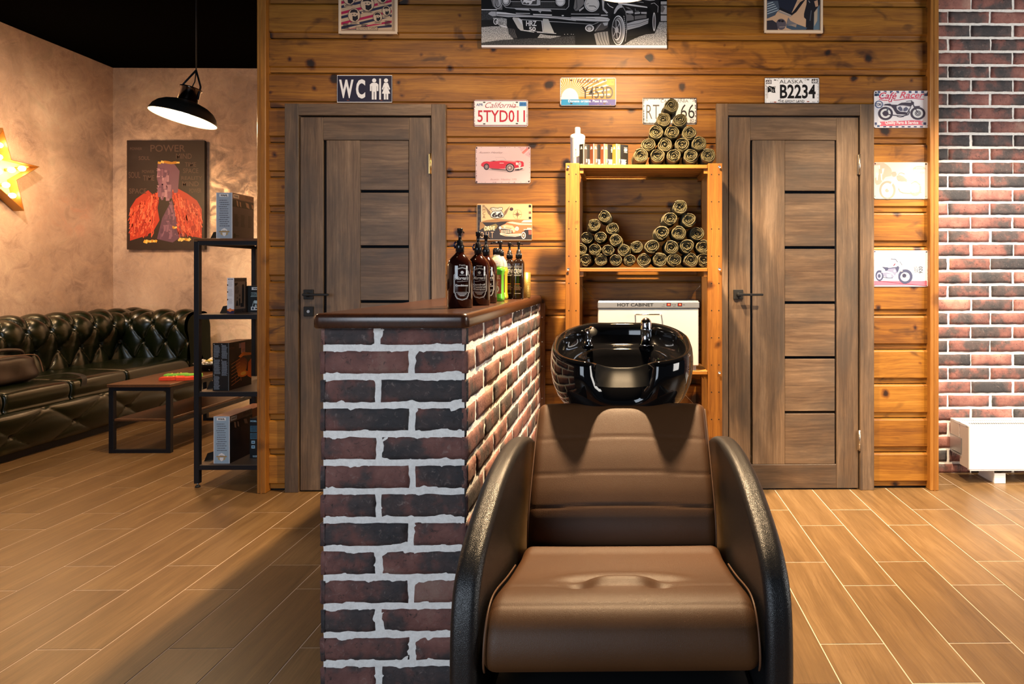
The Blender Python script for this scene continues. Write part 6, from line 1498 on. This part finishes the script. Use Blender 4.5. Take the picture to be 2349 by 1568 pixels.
mb = MB().m(mat('black_bowl', (0.006, 0.006, 0.007), 0.3)); mb.lathe([(0.0, 0.0), (0.05, 0.0), (0.06, 0.004), (0.105, 0.045), (0.118, 0.058), (0.114, 0.058), (0.10, 0.046), (0.055, 0.012), (0, 0.011)], (bx_, by_, TZ), 36); mb.build('bowl_body', root)
rr_ = random.Random(3)
cols = [(0.75, 0.70, 0.62), (0.72, 0.55, 0.12), (0.78, 0.74, 0.70), (0.65, 0.60, 0.55)]
cm = []
for q_, cc in enumerate(cols):
    mb = MB().m(mat('sweet_%d' % q_, cc, 0.35)); mb.ball((0, 0, 0), 0.012, 8, sx=1.3)
    for s_ in (-1, 1): mb.lathe([(0.003, 0), (0.010, 0.010)], (0, 0, 0), 6, M=Matrix.Rotation(s_*pi/2, 3, 'Y')) if False else mb.tube([(s_*0.013, 0, 0), (s_*0.024, 0, 0.002)], [0.003, 0.009], 6)
    oo = mb.build('wrapped_sweet'); cm.append(oo.data); bpy.data.objects.remove(oo)
n_s = 0
for lay_, (rad, z_) in enumerate(((0.075, 0.030), (0.080, 0.046), (0.078, 0.062), (0.045, 0.076))):
    for k in range(int(rad*150)+1):
        a = rr_.random()*6.28; r_ = rad*sqrt(rr_.random()); o = bpy.data.objects.new('wrapped_sweet', cm[rr_.randrange(4)]); COL.objects.link(o)
        o.location = (bx_+r_*cos(a), by_+r_*sin(a), TZ+z_); o.rotation_euler = (rr_.random(), rr_.random(), rr_.random()*6.28)
        tag(o, 'small cream or yellow wrapped sweet heaped in the black bowl', 'sweet', 'wrapped sweets heaped in the black bowl'); n_s += 1
# magazines at the far end of the table
for k, (dx, dy, rz_, c_) in enumerate(((0, 0, 0.1, (96, 66, 56)), (0.01, -0.01, -0.15, (120, 86, 72)))):
    mb = MB().m(ink(c_, 0.25)); mb.box(-0.10, -0.13, 0, 0.10, 0.0, 0.006, 0.001, Matrix.Rotation(rz_, 3, 'Z'))
    A = Art(mb, lambda x, y, d: Matrix.Rotation(rz_, 3, 'Z') @ V((-0.1+0.2*x/20, -0.13*y/13, 0.006+d))); A.rag(2, 2, 18, 11, 5, (214, 180, 160), k+3)
    mb.v = [p+V((-3.10+dx, 5.12+dy, TZ+0.0005+k*0.0068)) for p in mb.v]
    tag(mb.build('magazine', origin=(-3.10+dx, 5.08+dy, TZ+k*0.0068)), ['brown magazine underneath another at the far end of the coffee table', 'lighter brown magazine on top of the other at the far table end'][k], 'magazine')
for k, (dx, dy, rz_) in enumerate(((0.03, -0.02, 0.5), (-0.03, 0.0, -0.3))):
    pass

# ------------------------------------------------------------------ black metal rack with boxed clippers
KX0, KY0, KY1, KX1 = PX(447, 3.54), 3.53, 4.10, BX0-0.008
root = thing('metal_rack', ((KX0+KX1)/2, (KY0+KY1)/2, 0), 'narrow black metal rack beside the end post of the timber wall', 'rack')
q = 0.027
for x in (KX0, KX1-q):
    for y in (KY0, KY1-q):
        zt_ = PZ(548, KY0)-0.001
        mb = MB().m(BLACKMETAL); mb.box(x, y, 0.022, x+q, y+q, zt_-0.014, 0.0015); mb.m(STEEL); mb.cyl((x+q/2, y+q/2, 0.012), (x+q/2, y+q/2, 0.022), 0.004, 10); mb.m(BLACK); mb.lathe([(0, 0), (0.013, 0), (0.013, 0.006), (0.008, 0.012), (0, 0.012)], (x+q/2, y+q/2, 0), 16); mb.build('leg', root, origin=(x+q/2, y+q/2, 0))
KZ = [PZ(547, KY0), PZ(720, KY0), PZ(896, KY0), PZ(1063, KY0)]
for k, z in enumerate(KZ):
    mb = MB().m(TABLEWOOD if k == 0 else mat('grey_brown_rack_board', (0.10, 0.075, 0.06), 0.4)); mb.rnd = random.random()
    if k == 0: mb.box(KX0, KY0, z-0.014, KX1, KY1, z, 0.001)
    else: mb.box(KX0+q+0.001, KY0+0.004, z-0.004, KX1-q-0.001, KY1-0.004, z, 0.001); mb.box(KX0+0.003, KY0+q+0.001, z-0.004, KX0+q+0.0009, KY1-q-0.001, z); mb.box(KX1-q-0.0009, KY0+q+0.001, z-0.004, KX1-0.003, KY1-q-0.001, z)
    mb.m(BLACKMETAL); zz = z-0.0145 if k == 0 else z-0.0045
    mb.box(KX0+q+0.0005, KY0+0.001, zz-0.022, KX1-q-0.0005, KY0+0.022, zz); mb.box(KX0+q+0.0005, KY1-0.022, zz-0.022, KX1-q-0.0005, KY1-0.001, zz)
    mb.box(KX0+0.001, KY0+q+0.0005, zz-0.022, KX0+0.022, KY1-q-0.0005, zz); mb.box(KX1-0.022, KY0+q+0.0005, zz-0.022, KX1-0.001, KY1-q-0.0005, zz)
    mb.build('rack_shelf', root, origin=((KX0+KX1)/2, (KY0+KY1)/2, z))
def carton(x0, x1, y0, d, z, h, label, front, side, top=(150, 120, 100), art=None, lean=0.0):
    r_ = thing('clipper_box', ((x0+x1)/2, y0+d/2, z), label, 'box')
    mb = MB(); M_ = None
    p = [(x0, y0), (x1, y0), (x1, y0+d), (x0, y0+d)]
    lo = [V((a, b, z+0.0005)) for a, b in p]; hi = [V((a, b, z+h)) for a, b in p]
    mb.m(ink(front)); mb.quad(lo[0], lo[1], hi[1], hi[0]); mb.m(ink(side)); mb.quad(lo[1], lo[2], hi[2], hi[1]); mb.quad(lo[3], lo[0], hi[0], hi[3]); mb.quad(lo[2], lo[3], hi[3], hi[2]); mb.m(ink(top)); mb.quad(*hi); mb.quad(*lo)
    AF = Art(mb, frame_map((x0, y0-1e-4, z+h), (1, 0, 0), (0, 0, -1), (0, -1, 0), x1-x0, h, 100, 100*h/(x1-x0)))
    AS = Art(mb, frame_map((x1+1e-4, y0, z+h), (0, 1, 0), (0, 0, -1), (1, 0, 0), d, h, 100, 100*h/d))
    art(AF, AS, 100*h/(x1-x0), 100*h/d); mb.build('carton', r_)
def art_wahl(F_, S_, fh, sh):
    F_.line([(2, 2), (98, 2), (98, fh-2), (2, fh-2)], 4, (228, 232, 240), True)
    F_.rect(20, 8, 76, 26, (236, 238, 242)); F_.text('WAHL', 26, 11, 70, 23, (24, 26, 36), bold=0.05)
    for k in range(13): F_.rag(16+(k % 3)*3, 46+k*13*fh/280, 84-(k % 2)*4, 51+k*13*fh/280, 1, (72, 74, 88), 40+k, 0.75)
    F_.poly([(50, fh-66), (68, fh-56), (70, fh-44), (30, fh-44), (32, fh-56)], (236, 238, 242)); F_.rect(18, fh-48, 82, fh-40, (168, 140, 92)); F_.poly([(26, fh-38), (74, fh-38), (72, fh-26), (50, fh-14), (28, fh-26)], (176, 156, 116)); F_.poly([(38, fh-38), (62, fh-38), (60, fh-22), (50, fh-14), (40, fh-22)], (230, 232, 238)); F_.text('WAHL', 36, fh-55, 64, fh-47, (40, 44, 60))
    S_.rect(0, 0, 100, 16, (112, 88, 72)); S_.rect(4, 3, 30, 13, (200, 196, 190)); S_.text('WAHL', 7, 5, 27, 11, (24, 22, 24), bold=0.04); S_.text('FINALE', 60, 3, 96, 11, (64, 40, 30), bold=0.02)
    S_.rect(0, 17, 100, 37, (12, 10, 10))
    for (x, y, w_, h_) in ((18, 18, 7, 18), (32, 20, 6, 16), (60, 20, 14, 16), (88, 22, 8, 14)): S_.poly([(x, y), (x+w_, y+2), (x+w_*1.4, y+h_), (x+w_*.4, y+h_*.8)], (150, 120, 100))
    for c_ in (8, 38, 72): S_.rag(c_, 56, c_+20, 90, 10, (24, 22, 26), int(c_))
    S_.ell(10, sh-9, 5, 6, (10, 10, 10), 14); S_.rect(16, sh-10, 30, sh-8, (10, 10, 10))
def art_thin(F_, S_, fh, sh):
    F_.rect(14, 12, 80, 30, (90, 92, 104)); F_.text('WAHL', 22, 15, 72, 27, (228, 230, 236), bold=0.05); F_.rag(14, 50, 82, 130, 9, (150, 152, 164), 3, .3); F_.rag(14, 165, 82, 270, 11, (140, 142, 154), 5, .3); F_.rag(14, 300, 82, 380, 9, (150, 152, 164), 6, .3) if fh > 390 else None
    for y in (90, 190, 300):
        if y < fh-90: F_.poly([(0, y), (18, y+8), (10, y+28), (0, y+20)], (20, 16, 18))
    F_.rect(0, fh-62, 100, fh-40, (220, 110, 40)); F_.rect(0, fh-40, 100, fh, (34, 30, 70)); F_.ell(42, fh-52, 24, 26, (230, 130, 80), 20)
    S_.rect(2, 2, 98, 18, (104, 90, 82)); S_.text('DETAILER', 8, 5, 90, 14, (50, 42, 40), bold=0.02); S_.rag(6, 40, 40, 74, 6, (70, 62, 58), 2)
    D = (16, 14, 15); S_.poly([(62, 34), (70, 28), (78, 34), (76, 130), (62, 130)], D); S_.poly([(38, 96), (48, 96), (47, 130), (38, 130)], D); S_.poly([(20, 105), (27, 105), (33, 130), (12, 130)], D); S_.poly([(44, 74), (48, 86), (40, 86)], D); S_.poly([(24, 86), (28, 96), (20, 96)], D); S_.poly([(4, 24), (30, 22), (22, 34), (6, 38)], D)
    S_.rect(50, sh-46, 76, sh-28, (36, 30, 32)); S_.rect(0, sh-20, 100, sh, (70, 62, 60)); S_.text('WAHL', 12, sh-18, 76, sh-5, (30, 26, 28), bold=0.05); S_.rect(88, 18, 100, sh, (60, 52, 50))
def art_dark(F_, S_, fh, sh):
    F_.rect(36, 8, 92, 24, (206, 214, 224)); F_.text('WAHL', 44, 11, 84, 21, (30, 34, 44), bold=0.05); F_.text('MOBILE', 34, 38, 74, 46, (160, 190, 200)); F_.text('SHAVER', 34, 49, 74, 57, (160, 190, 200)); F_.rect(30, 60, 98, 63, (150, 180, 190)); F_.poly([(50, 84), (78, 86), (76, 104), (50, 102)], (170, 196, 208)); F_.line([(48, 88), (36, 136)], 3, (170, 196, 208)); F_.rect(54, 108, 64, 120, (160, 184, 196)); F_.rect(32, fh-32, 100, fh-12, (206, 214, 224)); F_.rect(38, fh-28, 48, fh-16, (24, 50, 70)); F_.rect(56, fh-26, 70, fh-18, (24, 28, 40))
    S_.rag(10, 20, 90, 60, 6, (60, 80, 90), 4)
def art_orange(F_, S_, fh, sh):
    tx = (112, 124, 140)
    for (x0_, x1_, y0_, y1_) in ((6, 44, 14, 92), (6, 48, 104, 196), (6, 46, 206, fh-6), (54, 92, 14, 100), (54, 94, 112, 206)): F_.rag(x0_, y0_, x1_, y1_, max(4, int((y1_-y0_)/5.5)), tx, int(y0_)+int(x0_), 0.7); F_.rect(x0_, y0_-7, x0_+5, y0_-3, (170, 176, 186))
    F_.rect(97.5, 0, 100, fh, (110, 124, 132))
    S_.text('MOSER', 3, 12, 24, 18, (92, 60, 44)); S_.rect(44, 6, 54, 18, (190, 150, 140)); S_.rect(53, 5, 71, 32, (214, 150, 130)); S_.rag(55, 22, 69, 30, 3, (150, 96, 84), 4)
    for k in range(26):
        t = k/25; S_.ell(55+14*sin(k*2.4)*(.4+t*.6), 58+sh*0.30*t*0.9, 20*(1-t)+3, 13*(1-t)+2, (int(100+155*t), int(34+116*t), int(4+26*t)), 20)
    S_.ell(62, sh-34, 22, 8, (236, 120, 20), 20); S_.ell(62, sh-35, 13, 5, (255, 190, 70), 16)
    for k in range(7): S_.line([(10, 56+k*9), (48, 46+k*9)], 1.2, (214, 128, 60))
    S_.poly([(40, 40), (60, 30), (98, 36), (98, 42), (62, 40), (50, 44)], (240, 130, 40)); S_.poly([(84, 60), (98, 52), (98, 104), (80, 96)], (226, 104, 24)); S_.line([(26, 90), (28, 106)], 2, (150, 70, 40)); S_.line([(50, 92), (52, 104)], 2, (190, 110, 60))
def art_blue(F_, S_, fh, sh):
    F_.text('MOBIL', 4, 16, 60, 30, (150, 190, 210), bold=0.05)
    for y in (62, 124): F_.rect(4, y, 100, y+52, (56, 100, 124)); F_.rag(8, y+4, 96, y+48, 7, (22, 40, 56), y)
    for y in (190, 230): F_.rect(14, y, 44, y+26, (150, 190, 214)); F_.rect(20, y+8, 38, y+18, (40, 90, 130))
    F_.rag(24, fh-24, 80, fh-8, 3, (160, 190, 210), 4)
    S_.rag(10, 20, 90, 60, 6, (60, 80, 90), 4)
Yc = 3.56
carton(PX(496, Yc), PX(533, Yc), Yc, 0.205, KZ[0], PZ(443, Yc)-KZ[0], 'tall box with pale blue spine, WAHL lettering, on top of the rack', (156, 172, 192), (72, 60, 60), art=art_wahl)
carton(PX(521, 3.60), PX(537, 3.60), 3.60, 0.12, KZ[1], PZ(637, 3.60)-KZ[1], 'narrow white box with black tool pictures on the second rack shelf', (226, 228, 238), (150, 134, 122), art=art_thin)
carton(PX(563, 3.73), PX(603, 3.73), 3.73, 0.09, KZ[1], PZ(655, 3.73)-KZ[1], 'black box with WAHL lettering beside the narrow white box', (10, 18, 24), (8, 12, 16), (10, 16, 20), art=art_dark)
carton(PX(488, Yc), PX(525, Yc), Yc, 0.215, KZ[2], PZ(785, Yc)-KZ[2], 'black box with glowing orange picture on the third rack shelf', (10, 10, 13), (16, 9, 7), (170, 130, 110), art=art_orange)
carton(PX(490, Yc), PX(527, Yc), Yc, 0.215, KZ[3]+0.0, PZ(952, Yc)-KZ[3], 'tall box with pale blue spine on the lowest rack shelf', (150, 176, 198), (26, 27, 34), (205, 165, 150), art=art_wahl)
carton(PX(549, 3.86), PX(584, 3.86), 3.80, 0.2, KZ[3], PZ(938, 3.80)-KZ[3], 'box with orange-brown top band at the back of the lowest rack shelf', (150, 176, 198), (130, 70, 44), (220, 160, 130), art=lambda F_, S_, a, b: (F_.rect(10, 8, 60, 20, (200, 196, 190)), S_.rect(0, 30, 100, b, (20, 18, 22))))
carton(PX(573, 3.66), PX(600, 3.66), 3.66, 0.1, KZ[3], PZ(957, 3.66)-KZ[3], 'dark box with pale blue print next to the post on the lowest rack shelf', (10, 20, 28), (8, 12, 16), (10, 16, 20), art=art_blue)
carton(PX(587, 3.60)+0.0, PX(597, 3.60)+0.002, 3.62, 0.15, KZ[0], 0.225, 'dark box pressed against the post on top of the rack', (14, 16, 20), (12, 12, 14), (14, 14, 16), art=lambda F_, S_, a, b: F_.rect(10, 80, 90, 200, (160, 150, 170)))
for k, (px, ppx, z, lab) in enumerate(((482, 496, KZ[0], 'black slanted plate stand on top of the rack'), (504, 519, KZ[1], 'black slanted plate stand on the second rack shelf'), (474, 488, KZ[2], 'black slanted plate stand on the third rack shelf'), (468, 482, KZ[3], 'black slanted plate stand on the lowest rack shelf'))):
    Y = 3.60; x0_, x1_ = PX(px, Y), PX(ppx, Y); mb = MB().m(BLACK); h = 0.040
    mb.v = []; i = mb.add([(x0_, Y, z+0.001), (x1_-0.004, Y+0.03, z+0.001), (x1_-0.001, Y+0.05, z+h+0.006), (x0_+0.006, Y+0.02, z+h), (x0_, Y+0.002, z+0.001), (x1_-0.004, Y+0.032, z+0.001), (x1_-0.001, Y+0.052, z+h+0.006), (x0_+0.006, Y+0.022, z+h)])
    for f in ((0, 1, 2, 3), (7, 6, 5, 4), (0, 4, 5, 1), (1, 5, 6, 2), (2, 6, 7, 3), (3, 7, 4, 0)): mb.face([i+j for j in f])
    mb.box(x0_, Y+0.002, z+0.0005, x1_-0.002, Y+0.06, z+0.0025)
    tag(mb.build('plate_stand', origin=(x0_, Y, z)), lab, 'stand')
